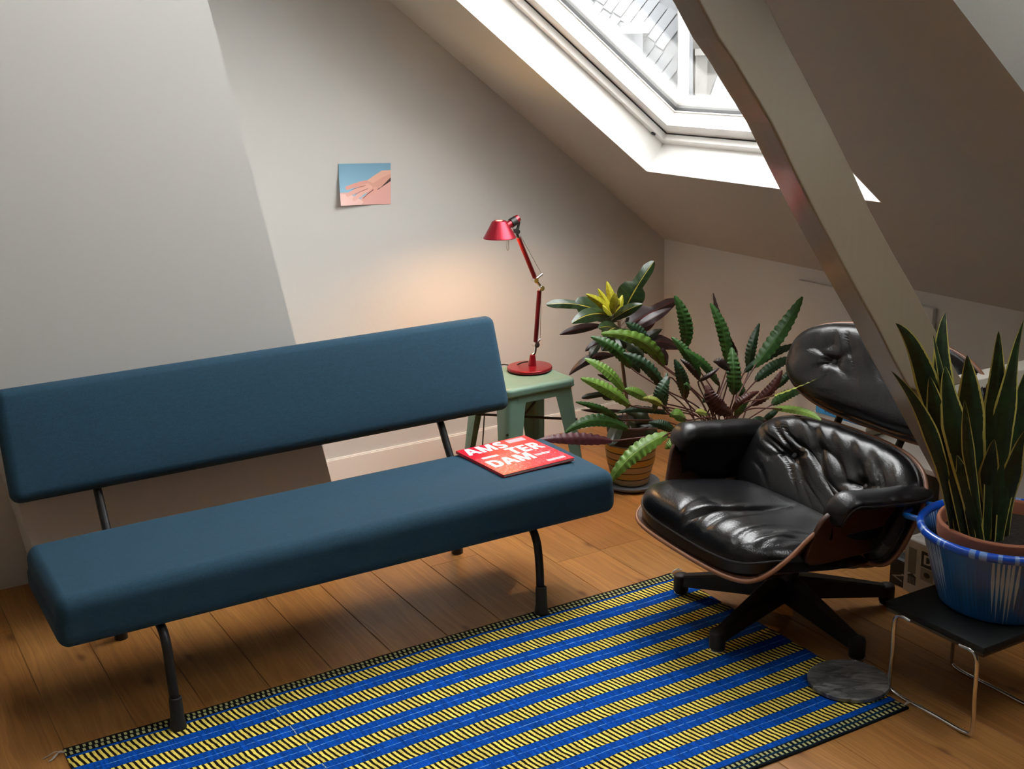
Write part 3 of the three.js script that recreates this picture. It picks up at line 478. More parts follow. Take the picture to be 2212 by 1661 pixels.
    const cheek = (a, b) => { const t = (b + 1) / 2; return V(0.06 + a * (0.17 - 0.03 * t) - 0.02 * t, 0.325 + 0.16 * t, s * (0.318 + 0.022 * t + 0.01 * t * t)); };
    const ck = mesh('arm_shell', padded(cheek, { n: 5, flip: s, nr: 8, nt: 70, top: () => 0.006, bottom: () => -0.006 }), walnut, g);
  }
  // base
  mesh('column', [rod([0, 0.07, 0], [0, 0.215, 0], 0.03, 0.028, 24), rod([0, 0.2, 0], [0, 0.235, 0], 0.06, 0.09, 24)], blackSteel, g);
  mesh('seat_mount', move(softBox(0.3, 0.05, 0.3, 0.022, [10, 6, 10]), 0.09, 0.235, 0), blackSteel, g);
  const wc = V(2.37, 0, -2.52);
  for (let k = 0; k < 5; k++) {
    const an = ((18.5 + 72 * k) * Math.PI) / 180, d = V(-Math.cos(an), 0, -Math.sin(an)), c0 = V(0, 0, 0.02), n = V(-d.z, 0, d.x);
    const pos = [], st = 10; const sec = (t) => { const R = lerp(0.02, 0.325, t), w = lerp(0.036, 0.019, Math.pow(t, 0.8)), yt = lerp(0.128, 0.062, Math.pow(t, 1.1)), yb = lerp(0.06, 0.03, t); return [[-w, yb], [-w * 0.82, yt - 0.006], [-w * 0.6, yt], [w * 0.6, yt], [w * 0.82, yt - 0.006], [w, yb]].map(([u, y]) => c0.clone().addScaledVector(d, R).addScaledVector(n, u).setY(y)); };
    const S = []; for (let i = 0; i <= st; i++) S.push(sec(i / st)); const tri = (a, b, c) => pos.push(a.x, a.y, a.z, b.x, b.y, b.z, c.x, c.y, c.z);
    for (let i = 0; i < st; i++) for (let q = 0; q < 6; q++) { const a = S[i][q], b = S[i][(q + 1) % 6], c = S[i + 1][q], e = S[i + 1][(q + 1) % 6]; tri(a, b, c); tri(b, e, c); }
    for (const E of [S[0], S[st]]) for (let q = 1; q < 5; q++) E === S[0] ? tri(E[0], E[q + 1], E[q]) : tri(E[0], E[q], E[q + 1]);
    const ge = new THREE.BufferGeometry(); ge.setAttribute('position', new THREE.Float32BufferAttribute(pos, 3)); ge.computeVertexNormals();
    const leg = mesh('base_leg', toCreasedNormals(boxUV(ge), 0.5), blackSteel, g);
    const e = c0.clone().addScaledVector(d, 0.322); mesh('foot_glide', move(lathe([[0, 0.008], [0.02, 0.008], [0.023, 0.012], [0.023, 0.055], [0.02, 0.064], [0, 0.066]], 20), e.x, 0, e.z), rubber, leg);
    mesh('glide_pad', move(lathe([[0, 0.0005], [0.021, 0.0005], [0.021, 0.008], [0, 0.008]], 18), e.x, 0.0, e.z), chrome, leg);
  }
}

// ------------------------------------------------------------------ small wire table, bucket, snake plant
const TB = V(2.525, 0, -1.897);
{
  const g = thing('wire_table', 'low black table on bent chrome wire legs under the blue bucket', 'table', [0, 0, 0]);
  mesh('tabletop', boxUV(move(softBox(0.4, 0.018, 0.308, 0.003, [6, 4, 6]), 2.484, 0.243, -1.899)), phys({ color: C(0.01, 0.012, 0.013), roughness: 0.6, specularIntensity: 0.5 }), g);
  mesh('top_edge', boxUV(move(softBox(0.397, 0.008, 0.304, 0.001, [4, 2, 4]), 2.484, 0.230, -1.899)), std({ color: C(0.05, 0.035, 0.02), roughness: 0.6 }), g);
  for (const x of [2.288, 2.523]) { const zf = -1.768, zb = -2.02, r = 0.02, y0 = 0.0065; mesh('wire_leg', tube([[x, 0.228, zf - 0.05], [x, 0.228, zf - 0.012], [x, 0.216, zf], [x, 0.12, zf + 0.004], [x, 0.03, zf + 0.006], [x, y0 + 0.006, zf + 0.002], [x, y0, zf - 0.02], [x, y0, (zf + zb) / 2], [x, y0, zb + 0.02], [x, y0 + 0.006, zb - 0.002], [x, 0.03, zb - 0.006], [x, 0.12, zb - 0.004], [x, 0.216, zb], [x, 0.228, zb + 0.012], [x, 0.228, zb + 0.05]], 0.0055, 120, 12), chrome, g); }
}
const PAN = V(TB.x, 0.2525, TB.z);
{
  const streak = canvasTex(2048, 512, (c, W, H) => {
    c.fillStyle = '#1b5fa8'; c.fillRect(0, 0, W, H); const r = rngOf(23);
    const flame = (x, y, h, col, n) => { c.fillStyle = col; for (let k = 0; k < n; k++) { const xx = x + (k - n / 2) * 19 + r() * 5, hh = h * (0.65 + 0.5 * r()) * (1 - 0.4 * Math.abs(k - n / 2) / n); c.beginPath(); c.moveTo(xx - 8, y); c.lineTo(xx, y - hh); c.lineTo(xx + 8, y); c.lineTo(xx + 1, y + hh * 0.8); c.fill(); } };
    for (let k = 0; k < 16; k++) { flame(k * 128 + r() * 60, 120 + r() * 90, 110, 'rgba(92,60,56,0.8)', 8); flame(k * 128 + 64 + r() * 50, 330 + r() * 60, 120, 'rgba(28,74,120,0.7)', 8); }
    for (let k = 0; k < 6; k++) flame(70 + k * 340, 290 + r() * 40, 190, 'rgba(190,204,218,0.85)', 6);
    for (let x = 0; x < W; x += 26) { c.fillStyle = r() > 0.45 ? 'rgba(165,185,210,0.8)' : 'rgba(70,60,70,0.4)'; c.beginPath(); c.moveTo(x, 0); c.lineTo(x + 16, 0); c.lineTo(x + 8, 20 + r() * 40); c.fill(); }
  });
  streak.wrapS = THREE.RepeatWrapping;
  const m = phys({ map: streak, roughness: 0.32, clearcoat: 0.3 }), plain = phys({ color: C(0.012, 0.18, 0.7), roughness: 0.3, clearcoat: 0.3 });
  const g = thing('plastic_bucket', 'blue streaked plastic bucket with loop handles holding the snake plant pot', 'bucket', PAN.toArray(), 0);
  const out = [[0, 0], [0.142, 0], [0.15, 0.004]]; for (let k = 0; k <= 10; k++) out.push([0.151 + 0.05 * Math.pow(k / 10, 0.9), 0.01 + 0.182 * (k / 10)]);
  const inn = []; for (let k = 10; k >= 0; k--) inn.push([0.1475 + 0.05 * Math.pow(k / 10, 0.9), 0.012 + 0.18 * (k / 10)]);
  mesh('wall', lathe([...out, ...inn, [0.0, 0.008]], 96), m, g);
  const rimTex = dataTex(1024, 16, (u) => { const k = vnoise(u * 150, 0, 3), q = vnoise(u * 20, 0, 6); const t = k > 0.62 && q > 0.35 ? 0.75 : 0; return [lerp(0.06, 0.62, t), lerp(0.32, 0.72, t), lerp(0.78, 0.88, t)]; });
  const rim = new THREE.TorusGeometry(0.204, 0.0105, 14, 120); rim.rotateX(Math.PI / 2); rim.scale(1, 1.1, 1); mesh('rim', move(rim, 0, 0.197, 0), phys({ map: rimTex, roughness: 0.28, clearcoat: 0.4 }), g);
  for (const a of [4.32, 4.32 + Math.PI]) { const P = (r, t) => V(r * Math.cos(a) - t * Math.sin(a), 0.198, r * Math.sin(a) + t * Math.cos(a)); mesh('handle', tube([P(0.2, -0.058), P(0.224, -0.055), P(0.236, -0.051), P(0.241, -0.042), P(0.242, 0), P(0.241, 0.042), P(0.236, 0.051), P(0.224, 0.055), P(0.2, 0.058)], 0.008, 60, 10), plain, g); }
}
const soilMat = std({ color: C(0.02, 0.014, 0.01), roughness: 1, bumpMap: plasterBump, bumpScale: 0.006 });
const terra = std({ color: C(0.36, 0.13, 0.07), roughness: 0.85, bumpMap: plasterBump, bumpScale: 0.0006 });
// a leaf along a bent midrib p0 -> p1 -> p2 (p1 on the curve), opened across `face`
function leafGeo(p0, p1, p2, w, face, { nl = 22, nw = 6, prof, wave = 0, freq = 9, fold = 0.25, twist = 0, thick = 0, phase = 0, jag = 0, frill = null } = {}) {
  const c = p1.clone().multiplyScalar(2).addScaledVector(p0, -0.5).addScaledVector(p2, -0.5), cur = new THREE.QuadraticBezierCurve3(p0, c, p2);
  const pos = [], uv = [], idx = [];
  for (let i = 0; i <= nl; i++) {
    const t = i / nl, p = cur.getPoint(t), T = cur.getTangent(t), S0 = T.clone().cross(face).normalize(), N0 = S0.clone().cross(T).normalize();
    const tw = twist * (t - 0.3), S = S0.clone().multiplyScalar(Math.cos(tw)).addScaledVector(N0, Math.sin(tw)), N = S.clone().cross(T).normalize();
    for (let j = 0; j <= nw; j++) {
      const v = (j / nw) * 2 - 1, W = w * 0.5 * prof(t, v), a = Math.abs(v);
      const e = 1 + jag * Math.sin(t * freq * 6.28 + phase + (v > 0 ? 0.8 : 0)) * a;
      const q = p.clone().addScaledVector(S, v * W * e).addScaledVector(N, -fold * W * a + wave * w * Math.pow(a, 1.6) * Math.sin(t * freq * 6.28 + phase + (v > 0 ? 1.7 : 0)) * Math.sin(Math.PI * Math.min(1, t * 1.05)));
      pos.push(q.x, q.y, q.z); uv.push(j / nw, t);
    }
  }
  const W1 = nw + 1; for (let i = 0; i < nl; i++) for (let j = 0; j < nw; j++) { const a = i * W1 + j; idx.push(a, a + 1, a + W1, a + 1, a + W1 + 1, a + W1); }
  const g = new THREE.BufferGeometry(); g.setAttribute('position', new THREE.Float32BufferAttribute(pos, 3)); g.setAttribute('uv', new THREE.Float32BufferAttribute(uv, 2)); g.setIndex(idx); g.computeVertexNormals(); return g;
}
const leafMat = (map, o = {}) => phys({ map, roughness: 0.48, side: THREE.DoubleSide, transmission: 0, ...o });
{ // snake plant
  const t = dataTex(64, 512, (u, v, i, j) => { const e = Math.min(u, 1 - u), b = fbm(u * 3, v * 26, 5, 3), edge = e < 0.1 + 0.04 * (b - 0.5); const k = 0.7 + 0.7 * (b - 0.5); return edge ? [0.74, 0.7, 0.36] : [0.15 * k, 0.26 * k + 0.01, 0.12 * k]; });
  const m = leafMat(t, { roughness: 0.5 });
  const g = thing('snake_plant', 'snake plant with yellow edged upright leaves in a terracotta pot', 'plant', [0, 0, 0]);
  const x = PAN.x, z = PAN.z, yb = 0.262;
  mesh('pot', move(lathe([[0, 0], [0.11, 0], [0.114, 0.003], [0.142, 0.16], [0.148, 0.16], [0.161, 0.163], [0.164, 0.168], [0.166, 0.203], [0.163, 0.209], [0.156, 0.209], [0.1525, 0.203], [0.146, 0.17], [0.144, 0.15], [0, 0.15]], 72), x, yb, z), terra, g);
  const so = new THREE.CircleGeometry(0.146, 40); so.rotateX(-Math.PI / 2); mesh('soil', move(so, x, yb + 0.175, z), soilMat, g);
  const prof = (t, v) => Math.min(1, 0.42 + 1.1 * t) * Math.pow(clamp((1 - t) / 0.45), 0.8);
  // tip pixel, middle pixel, foot offset, width, depth offset of the tip, turn
  const L = [
    [1934, 698, 2012, 850, -0.06, 0.02, 0.05, -0.02, 0.5], [2043, 674, 2042, 860, -0.04, 0.05, 0.052, -0.06, 0.2], [2015, 719, 2055, 900, -0.02, 0.06, 0.032, -0.05, -0.6], [1925, 801, 2020, 960, -0.08, 0.02, 0.036, 0.04, 0.7],
    [2008, 812, 2040, 960, -0.05, -0.02, 0.062, 0.02, 0.1], [2089, 767, 2103, 930, -0.01, 0.0, 0.076, 0.02, 0.0], [2157, 714, 2152, 900, 0.02, 0.03, 0.05, 0.0, 0.3], [2212, 690, 2176, 900, 0.05, 0.02, 0.058, 0.01, -0.5],
    [2042, 790, 2068, 930, 0.0, 0.05, 0.062, -0.03, -0.2], [2216, 800, 2192, 960, 0.06, 0.04, 0.055, -0.02, 0.4], [2084, 862, 2096, 990, 0.01, 0.03, 0.03, 0.02, 0.4], [2066, 982, 2082, 1050, -0.05, -0.06, 0.034, 0.07, 0.1],
    [2148, 948, 2140, 1030, 0.03, -0.05, 0.048, 0.06, 0.1], [2214, 930, 2186, 1040, 0.08, -0.03, 0.05, 0.04, 0.3], [2120, 905, 2120, 1010, 0.0, -0.01, 0.05, 0.0, 0.2],
  ];
  L.forEach(([tx, ty, mx, my, ox, oz, w, dz, tw], k) => { const foot = at(2118 + ox * 700, 1166 + oz * 160, 'y', yb + 0.172), zf = foot.z, tip = at(tx, ty, 'z', zf + dz), mid = at(mx, my, 'z', zf + dz * 0.4); mesh('leaf', leafGeo(foot, mid, tip, w * 1.12, V(-0.35, 0.15, 0.9), { nl: 34, nw: 8, prof, fold: 0.35, twist: tw * 1.4, wave: 0.05, freq: 1.6, phase: k }), m, g); });
}

// ------------------------------------------------------------------ plants in the corner
function veined(base, mid, vein, edge, { n = 14, w = 0.05, blotch = 0.2, seed = 1 } = {}) {
  return dataTex(128, 512, (u, v) => { const a = Math.abs(u - 0.5) * 2; let q = (v - a * 0.09) * n; q = Math.abs(q - Math.floor(q) - 0.5) * 2; const nn = fbm(u * 5, v * 14, seed, 3); let k = 0.82 + 0.3 * (nn - 0.5) + 0.13 * q; let c = base.map((b) => b * k); const vv = Math.exp(-Math.pow((q - 1) / 0.16, 2)) * vein[3]; c = c.map((b, i) => lerp(b, vein[i], vv)); const mm = sst(w, w * 0.35, a); c = c.map((b, i) => lerp(b, mid[i], mm)); if (edge) { const ee = sst(0.86, 0.97, a); c = c.map((b, i) => lerp(b, edge[i], ee)); } return c; });
}
{
  const lime = leafMat(veined([0.42, 0.56, 0.2], [0.6, 0.7, 0.34], [0.28, 0.44, 0.13, 0.6], [0.36, 0.5, 0.16])), green = leafMat(veined([0.2, 0.37, 0.13], [0.3, 0.46, 0.2], [0.12, 0.26, 0.08, 0.6], null, { seed: 4 })), teal = leafMat(veined([0.13, 0.25, 0.13], [0.2, 0.34, 0.18], [0.06, 0.15, 0.07, 0.6], null, { seed: 6 })), wine = leafMat(veined([0.3, 0.13, 0.1], [0.38, 0.18, 0.13], [0.2, 0.07, 0.06, 0.6], null, { seed: 8 })), plum = leafMat(veined([0.36, 0.17, 0.2], [0.3, 0.12, 0.16], [0.22, 0.08, 0.12, 0.9], null, { n: 9, seed: 9 })), pale = leafMat(veined([0.6, 0.62, 0.25], [0.7, 0.7, 0.4], [0.45, 0.5, 0.2, 0.5], null, { seed: 10 })), brown = leafMat(veined([0.16, 0.08, 0.06], [0.2, 0.1, 0.08], [0.1, 0.05, 0.04, 0.5], null, { seed: 12 }));  // lime, green, teal: partly leaf variety, partly window light and shade in the colour
  const K = { l: lime, g: green, t: teal, w: wine, p: plum, y: pale, b: brown };
  const pot = V(2.8, 0, -3.34);
  const g = thing('potted_calathea', 'bushy plant with wavy green leaves and maroon stems behind the armchair', 'plant', [0, 0, 0]);
  mesh('pot', move(lathe([[0, 0], [0.095, 0], [0.1, 0.004], [0.122, 0.17], [0.128, 0.172], [0.132, 0.176], [0.134, 0.212], [0.131, 0.217], [0.124, 0.217], [0.12, 0.21], [0.112, 0.17], [0, 0.165]], 60), pot.x, 0.0005, pot.z), terra, g);
  const so = new THREE.CircleGeometry(0.118, 36); so.rotateX(-Math.PI / 2); mesh('soil', move(so, pot.x, 0.195, pot.z), soilMat, g);
  const prof = (t) => Math.pow(Math.sin(Math.PI * Math.pow(clamp(t * 0.97 + 0.015), 0.78)), 0.62);
  const r2 = (x, y) => [1000 + x / 2.516, 440 + y / 2.516];
  // base, tip (crop pixels), width, kind, depth, bow (crop pixels), stem
  const L = [
    [1205, 785, 1150, 500, 84, 'g', -3.42, 30, 0], [1440, 870, 1345, 540, 74, 'g', -3.4, 22, -10], [1492, 810, 1360, 485, 40, 'b', -3.5, -14, 26], [1472, 1040, 1460, 780, 88, 'g', -3.25, 6, 0], [1555, 905, 1612, 650, 62, 't', -3.45, -14, 0],
    [1585, 885, 1845, 505, 92, 'g', -3.35, 12, 0], [1530, 915, 1842, 760, 56, 't', -3.38, -6, -20], [1590, 965, 1822, 830, 66, 't', -3.3, -10, -18], [1695, 1005, 1805, 868, 44, 't', -3.28, 12, 0], [1570, 1095, 1735, 905, 64, 'w', -3.2, 20, 10],
    [1462, 1142, 1325, 985, 92, 'w', -3.12, -20, 20], [1470, 1125, 1610, 1020, 56, 'w', -3.15, -12, -10], [1630, 1062, 1985, 920, 28, 'y', -2.9, 6, 12, -2.5], [1680, 1092, 1862, 1012, 64, 'g', -3.22, -6, -14], [1680, 1112, 1945, 1176, 46, 'l', -2.9, 20, -20, -2.44],
    [1090, 885, 750, 706, 84, 'l', -3.38, 46, -50], [915, 895, 695, 722, 74, 'g', -3.45, 20, -22], [1085, 1000, 872, 812, 76, 't', -3.36, 24, -24], [880, 1022, 662, 842, 72, 'l', -3.42, 18, -20], [912, 1098, 640, 948, 78, 'l', -3.4, 10, -16],
    [1010, 1066, 880, 1008, 62, 'l', -3.36, 0, -10], [850, 1172, 612, 1078, 44, 'g', -3.42, 12, -12], [902, 1226, 555, 1246, 78, 'g', -3.42, 0, -62], [812, 1288, 412, 1284, 78, 'p', -3.5, 0, -14], [1115, 1250, 790, 1522, 100, 'l', -3.2, -20, -30],
    [1112, 1142, 835, 1138, 40, 't', -3.4, 0, -22], [1190, 1282, 1098, 1332, 70, 'l', -3.08, 0, -10], [1215, 1176, 1125, 1160, 74, 'l', -3.02, 0, -22], [1285, 945, 1133, 725, 66, 'g', -3.34, 14, -14], [1395, 985, 1200, 792, 62, 'g', -3.3, 16, -16],
    [1205, 1062, 1150, 846, 74, 't', -3.3, 14, 0], [1100, 1118, 1112, 920, 62, 't', -3.34, -6, 0], [1452, 905, 1360, 858, 56, 'b', -3.26, 0, -18], [1278, 962, 1395, 890, 30, 'b', -3.24, 0, 6], [1335, 1142, 1262, 1130, 40, 'y', -3.06, 0, -6],
    [1478, 1152, 1562, 1050, 56, 'g', -3.16, -8, 0], [1005, 815, 888, 648, 82, 't', -3.44, 20, -22], [1292, 965, 1180, 842, 36, 'b', -3.24, 0, -12], [1240, 1010, 1200, 980, 40, 'g', -3.2, 0, -6], [1090, 1100, 975, 1060, 46, 'y', -3.14, 0, -14],
    [1160, 1240, 1010, 1190, 60, 't', -3.3, 0, -14], [1540, 1110, 1500, 960, 60, 'g', -3.4, 8, 0], [1625, 1180, 1720, 1110, 40, 't', -3.3, 6, 0], [1350, 1010, 1300, 1080, 50, 't', -3.36, 10, 0], [1650, 1180, 1560, 1190, 44, 't', -3.2, 0, -10],
    [1120, 940, 1040, 1130, 70, 't', -3.3, -16, 0],
  ];
  const r = rngOf(77), stem = std({ color: C(0.09, 0.03, 0.025), roughness: 0.5 });
  L.forEach(([bx, by, tx, ty, w, kind, z, ox, oy, tz], k) => {
    const b = at(...r2(bx, by), 'z', z), rz = z + (r() - 0.5) * 0.1, tipz = tz ?? rz, tip = at(...r2(tx, ty), 'z', tipz), mid = at(...r2((bx + tx) / 2 + ox, (by + ty) / 2 + oy), 'z', (z + tipz) / 2 + 0.02);
    const pxm = Math.hypot(b.x - camera.position.x, b.y - EYE, b.z) / 2683.5 / 2.516;
    const face = V(-0.45 + (r() - 0.5) * 0.9, 0.35 + (r() - 0.3) * 0.5, 0.85);
    const lf = mesh('leaf', leafGeo(b, mid, tip, w * pxm * 0.88, face, { nl: 40, nw: 6, prof, wave: 0.09, freq: 10 + r() * 4, fold: 0.22 + r() * 0.25, jag: 0.1, phase: r() * 6 }), K[kind], g);
    const f = V(pot.x + (r() - 0.5) * 0.12, 0.19, pot.z + (r() - 0.5) * 0.12); const d = b.clone().sub(f);
    const m1 = f.clone().addScaledVector(d, 0.5).add(V((f.x - b.x) * 0.12, 0.1 * Math.hypot(d.x, d.z), (f.z - b.z) * 0.12));
    mesh('stem', tube([f, m1, b, b.clone().lerp(mid, 0.35)], 0.0028, 18, 5), stem, g);
  });
}
{ // croton
  const dark = leafMat(veined([0.12, 0.2, 0.09], [0.66, 0.58, 0.22], [0.42, 0.46, 0.17, 0.22], null, { n: 8, w: 0.06, seed: 21 }), { roughness: 0.34 }), wine = leafMat(veined([0.15, 0.08, 0.075], [0.36, 0.15, 0.12], [0.08, 0.04, 0.04, 0.6], [0.22, 0.08, 0.07], { n: 9, w: 0.05, seed: 22 }), { roughness: 0.36 }), young = leafMat(veined([0.7, 0.68, 0.16], [0.8, 0.72, 0.3], [0.5, 0.58, 0.14, 0.4], null, { n: 8, w: 0.08, seed: 23 }), { roughness: 0.42 }), plain = leafMat(veined([0.13, 0.16, 0.08], [0.2, 0.22, 0.1], [0.08, 0.1, 0.05, 0.5], null, { n: 8, seed: 24 }), { roughness: 0.4 });
  const K = { d: dark, w: wine, y: young, k: plain };
  const oak = (t) => { const low = Math.pow(Math.sin(Math.PI * clamp(t / 0.6)), 0.75) * (1 - sst(0.46, 0.54, t)), upr = 0.42 * Math.pow(clamp((1 - t) / 0.16), 0.5) * sst(0.1, 0.2, t); return Math.max(low, Math.min(0.42, upr)) * sst(0, 0.06, t + 0.02); }, plainP = (t) => Math.pow(Math.sin(Math.PI * Math.pow(clamp(t * 0.96 + 0.02), 0.9)), 0.75);
  const r6 = (x, y) => [1150 + x / 4.614, 540 + y / 4.614], Z = -3.66;
  const g = thing('potted_croton', 'tall croton with dark lobed leaves and yellow new growth beside the stool', 'plant', [0, 0, 0]);
  const base = at(1362, 1058, 'z', Z), px = base.x;
  const stripes = dataTex(16, 256, (u, v) => { const q = v * 6.2, f = q - Math.floor(q); const n = vnoise(u * 20, v * 90, 4); return f < 0.13 ? [0.06, 0.05, 0.05] : Math.floor(q) % 2 ? [0.66 + 0.05 * n, 0.52, 0.2] : [0.62 + 0.05 * n, 0.53, 0.36]; });
  const prof = [[0, 0], [0.062, 0], [0.068, 0.004], [0.092, 0.09], [0.098, 0.15], [0.1, 0.165], [0.098, 0.168], [0.095, 0.165], [0.09, 0.13], [0, 0.12]];
  const py = 0.016, pg = lathe(prof, 56); { const p = pg.attributes.position, uv = pg.attributes.uv; for (let i = 0; i < p.count; i++) uv.setXY(i, uv.getX(i), p.getY(i) / 0.17); }
  mesh('pot', move(pg, px, py, Z), std({ map: stripes, roughness: 0.4 }), g);
  mesh('inner_pot', move(lathe([[0.07, 0.1], [0.083, 0.2], [0.09, 0.205], [0.092, 0.24], [0.089, 0.243], [0.085, 0.238], [0.08, 0.2], [0, 0.195]], 48), px, py, Z), std({ color: C(0.03, 0.022, 0.018), roughness: 0.6 }), g);
  const s = thing('plant_saucer', 'grey round saucer under the striped yellow plant pot', 'saucer', [px, 0.0008, Z]);
  mesh('dish', lathe([[0, 0], [0.09, 0], [0.108, 0.012], [0.112, 0.02], [0.109, 0.021], [0.1, 0.013], [0, 0.0145]], 56), std({ color: C(0.12, 0.13, 0.14), roughness: 0.35 }), s);
  const top = at(...r6(862, 700), 'z', Z), low = V(px - 0.01, py + 0.19, Z);
  const bark = std({ color: C(0.11, 0.07, 0.045), roughness: 0.85 });
  const stemMid = at(...r6(900, 1150), 'z', Z); mesh('stem', tube([low, low.clone().lerp(stemMid, 0.5).add(V(0.006, 0, 0)), stemMid, top], 0.0065, 40, 8), bark, g);
  const L = [ // base, tip, width, kind, lobed, dz tip, ox, oy
    [918, 600, 1218, 108, 215, 'd', 1, 0.02, -14, -6], [755, 640, 135, 545, 165, 'd', 1, 0.0, 0, -50], [770, 655, 395, 728, 140, 'd', 0, 0.12, 10, -52], [690, 752, 272, 842, 84, 'w', 0, 0.06, 0, -14], [800, 640, 535, 440, 66, 'y', 0, 0.02, 14, -14], [810, 640, 655, 385, 62, 'y', 0, 0.0, 6, 0], [818, 640, 742, 312, 70, 'y', 0, -0.02, 10, 0], [815, 645, 822, 428, 80, 'y', 0, 0.05, 6, 0], [825, 640, 898, 448, 64, 'y', 0, 0.0, 10, 12], [800, 645, 700, 560, 70, 'y', 0, 0.08, 0, -12], [820, 650, 858, 480, 66, 'y', 0, 0.03, 0, 0],
    [950, 750, 1450, 488, 210, 'w', 1, -0.05, 10, -10], [1020, 780, 1388, 578, 100, 'w', 0, 0.02, 0, -6], [790, 700, 1098, 540, 110, 'd', 0, 0.1, 0, -20], [1080, 900, 1292, 788, 80, 'k', 0, 0.0, 6, -6], [1130, 940, 1468, 985, 150, 'w', 0, 0.0, 0, -50], [1250, 960, 1345, 1150, 110, 'w', 0, 0.02, 14, 0], [820, 1050, 368, 1245, 96, 'w', 0, 0.02, -16, -66], [770, 930, 528, 1008, 84, 'w', 0, 0.04, 0, -40], [700, 905, 575, 1080, 80, 'k', 0, 0.06, -18, -10],
    [860, 780, 890, 1000, 130, 'k', 0, 0.1, 20, 0], [880, 880, 1110, 1065, 150, 'k', 0, 0.06, 20, -20], [860, 900, 690, 1000, 120, 'k', 0, 0.1, 0, -20], [930, 1060, 1072, 1225, 90, 'k', 0, 0.04, 18, 0], [840, 790, 1010, 930, 130, 'd', 0, 0.12, 10, -14], [850, 800, 660, 780, 110, 'd', 0, 0.13, 0, -26], [860, 760, 700, 860, 110, 'd', 0, 0.12, -10, -10], [905, 1430, 488, 1475, 100, 'k', 1, 0.03, 0, -16], [905, 1600, 484, 1592, 44, 'w', 0, 0.02, 0, 10], [900, 1330, 650, 1240, 50, 'w', 0, 0.06, 0, 0],
    [950, 1640, 1170, 1720, 180, 'k', 0, 0.06, 0, -40], [960, 1700, 1250, 1900, 190, 'k', 0, 0.08, 30, -20], [900, 1700, 780, 1960, 130, 'k', 0, 0.1, -20, 0], [930, 700, 1120, 840, 120, 'k', 0, -0.06, 0, -20], [890, 690, 620, 700, 120, 'k', 0, -0.06, 0, -30],
  ];
  const r = rngOf(91);
  L.forEach(([bx, by, tx, ty, w, kind, lobed, dz, ox, oy]) => {
    const zb = Z + dz * 0.4, b = at(...r6(bx, by), 'z', zb), tip = at(...r6(tx, ty), 'z', Z + dz * 1.4), mid = at(...r6((bx + tx) / 2 + ox, (by + ty) / 2 + oy), 'z', Z + dz + 0.01);
    const pxm = b.distanceTo(camera.position) / 2683.5 / 4.614, face = V(-0.4 + (r() - 0.5) * 0.7, 0.4 + (r() - 0.4) * 0.5, 0.82);
    mesh('leaf', leafGeo(b, mid, tip, w * pxm * (lobed ? 1.35 : kind === 'y' ? 1.25 : 1.05), face, { nl: 44, nw: 8, prof: lobed ? oak : plainP, wave: 0.035, freq: 2.4, fold: kind === 'y' ? 0.5 : 0.2 + r() * 0.2, phase: r() * 6 }), K[kind], g);
    const sy = stemMid.clone().lerp(top, clamp((b.y - stemMid.y) / (top.y - stemMid.y + 1e-6))); if (b.y > low.y) mesh('leaf_stalk', tube([V(sy.x, clamp(b.y - 0.02, low.y, top.y), Z), sy.clone().lerp(b, 0.55).setY(b.y - 0.006), b], 0.0022, 8, 5), bark, g);
  });
}

// ------------------------------------------------------------------ low bookcase and books along the low wall
{
  const m = std({ color: C(0.35, 0.32, 0.28), roughness: 0.6 });
  const g = thing('bookcase', 'low open bookcase against the low wall behind the armchair', 'bookcase', [3.145, 0, -2.62]);
  mesh('bottom_board', move(softBox(0.26, 0.02, 1.16, 0.002, [3, 3, 3]), 0, 0.03, 0), m, g);
  mesh('top_board', move(softBox(0.28, 0.02, 1.2, 0.002, [3, 3, 3]), 0, 0.305, 0), m, g);
  for (const z of [-0.575, 0, 0.575]) mesh('side_board', move(softBox(0.26, 0.255, 0.02, 0.002, [3, 3, 3]), 0, 0.1675, z), m, g);
  mesh('plinth', move(softBox(0.24, 0.02, 1.14, 0.002, [3, 3, 3]), 0, 0.0101, 0), m, g);
}
function book(name, label, group, [x, y, z], [w, h, d], color, turn, lay) { // spine faces -x when standing
  const g = thing(name, label, 'book', [x, y, z], turn, group), cov = std({ color: C(...color), roughness: 0.55 }), pg = std({ color: C(0.62, 0.58, 0.5), roughness: 0.9 }), t = 0.002;
  const q = lay ? (b) => { b.rotateX(Math.PI / 2); return move(b, 0, 0, 0); } : (b) => b;
  const parts = [move(softBox(w, h, t, 0.0008, [2, 2, 2]), 0, h / 2, -d / 2 + t / 2), move(softBox(w, h, t, 0.0008, [2, 2, 2]), 0, h / 2, d / 2 - t / 2), move(softBox(t, h, d, 0.0008, [2, 2, 2]), -w / 2 + t / 2, h / 2, 0)].map((b) => boxUV(b));
  const pages = boxUV(new THREE.BoxGeometry(w - 0.006, h - 0.006, d - 2 * t)); move(pages, -0.001, h / 2, 0);
  const tr = (b) => { if (lay) { move(b, 0, -h / 2, 0); b.rotateX(Math.PI / 2); move(b, 0, d / 2, 0); } return b; };
  mesh('cover', parts.map(tr), cov, g); mesh('pages', tr(pages), pg, g); return g;
}
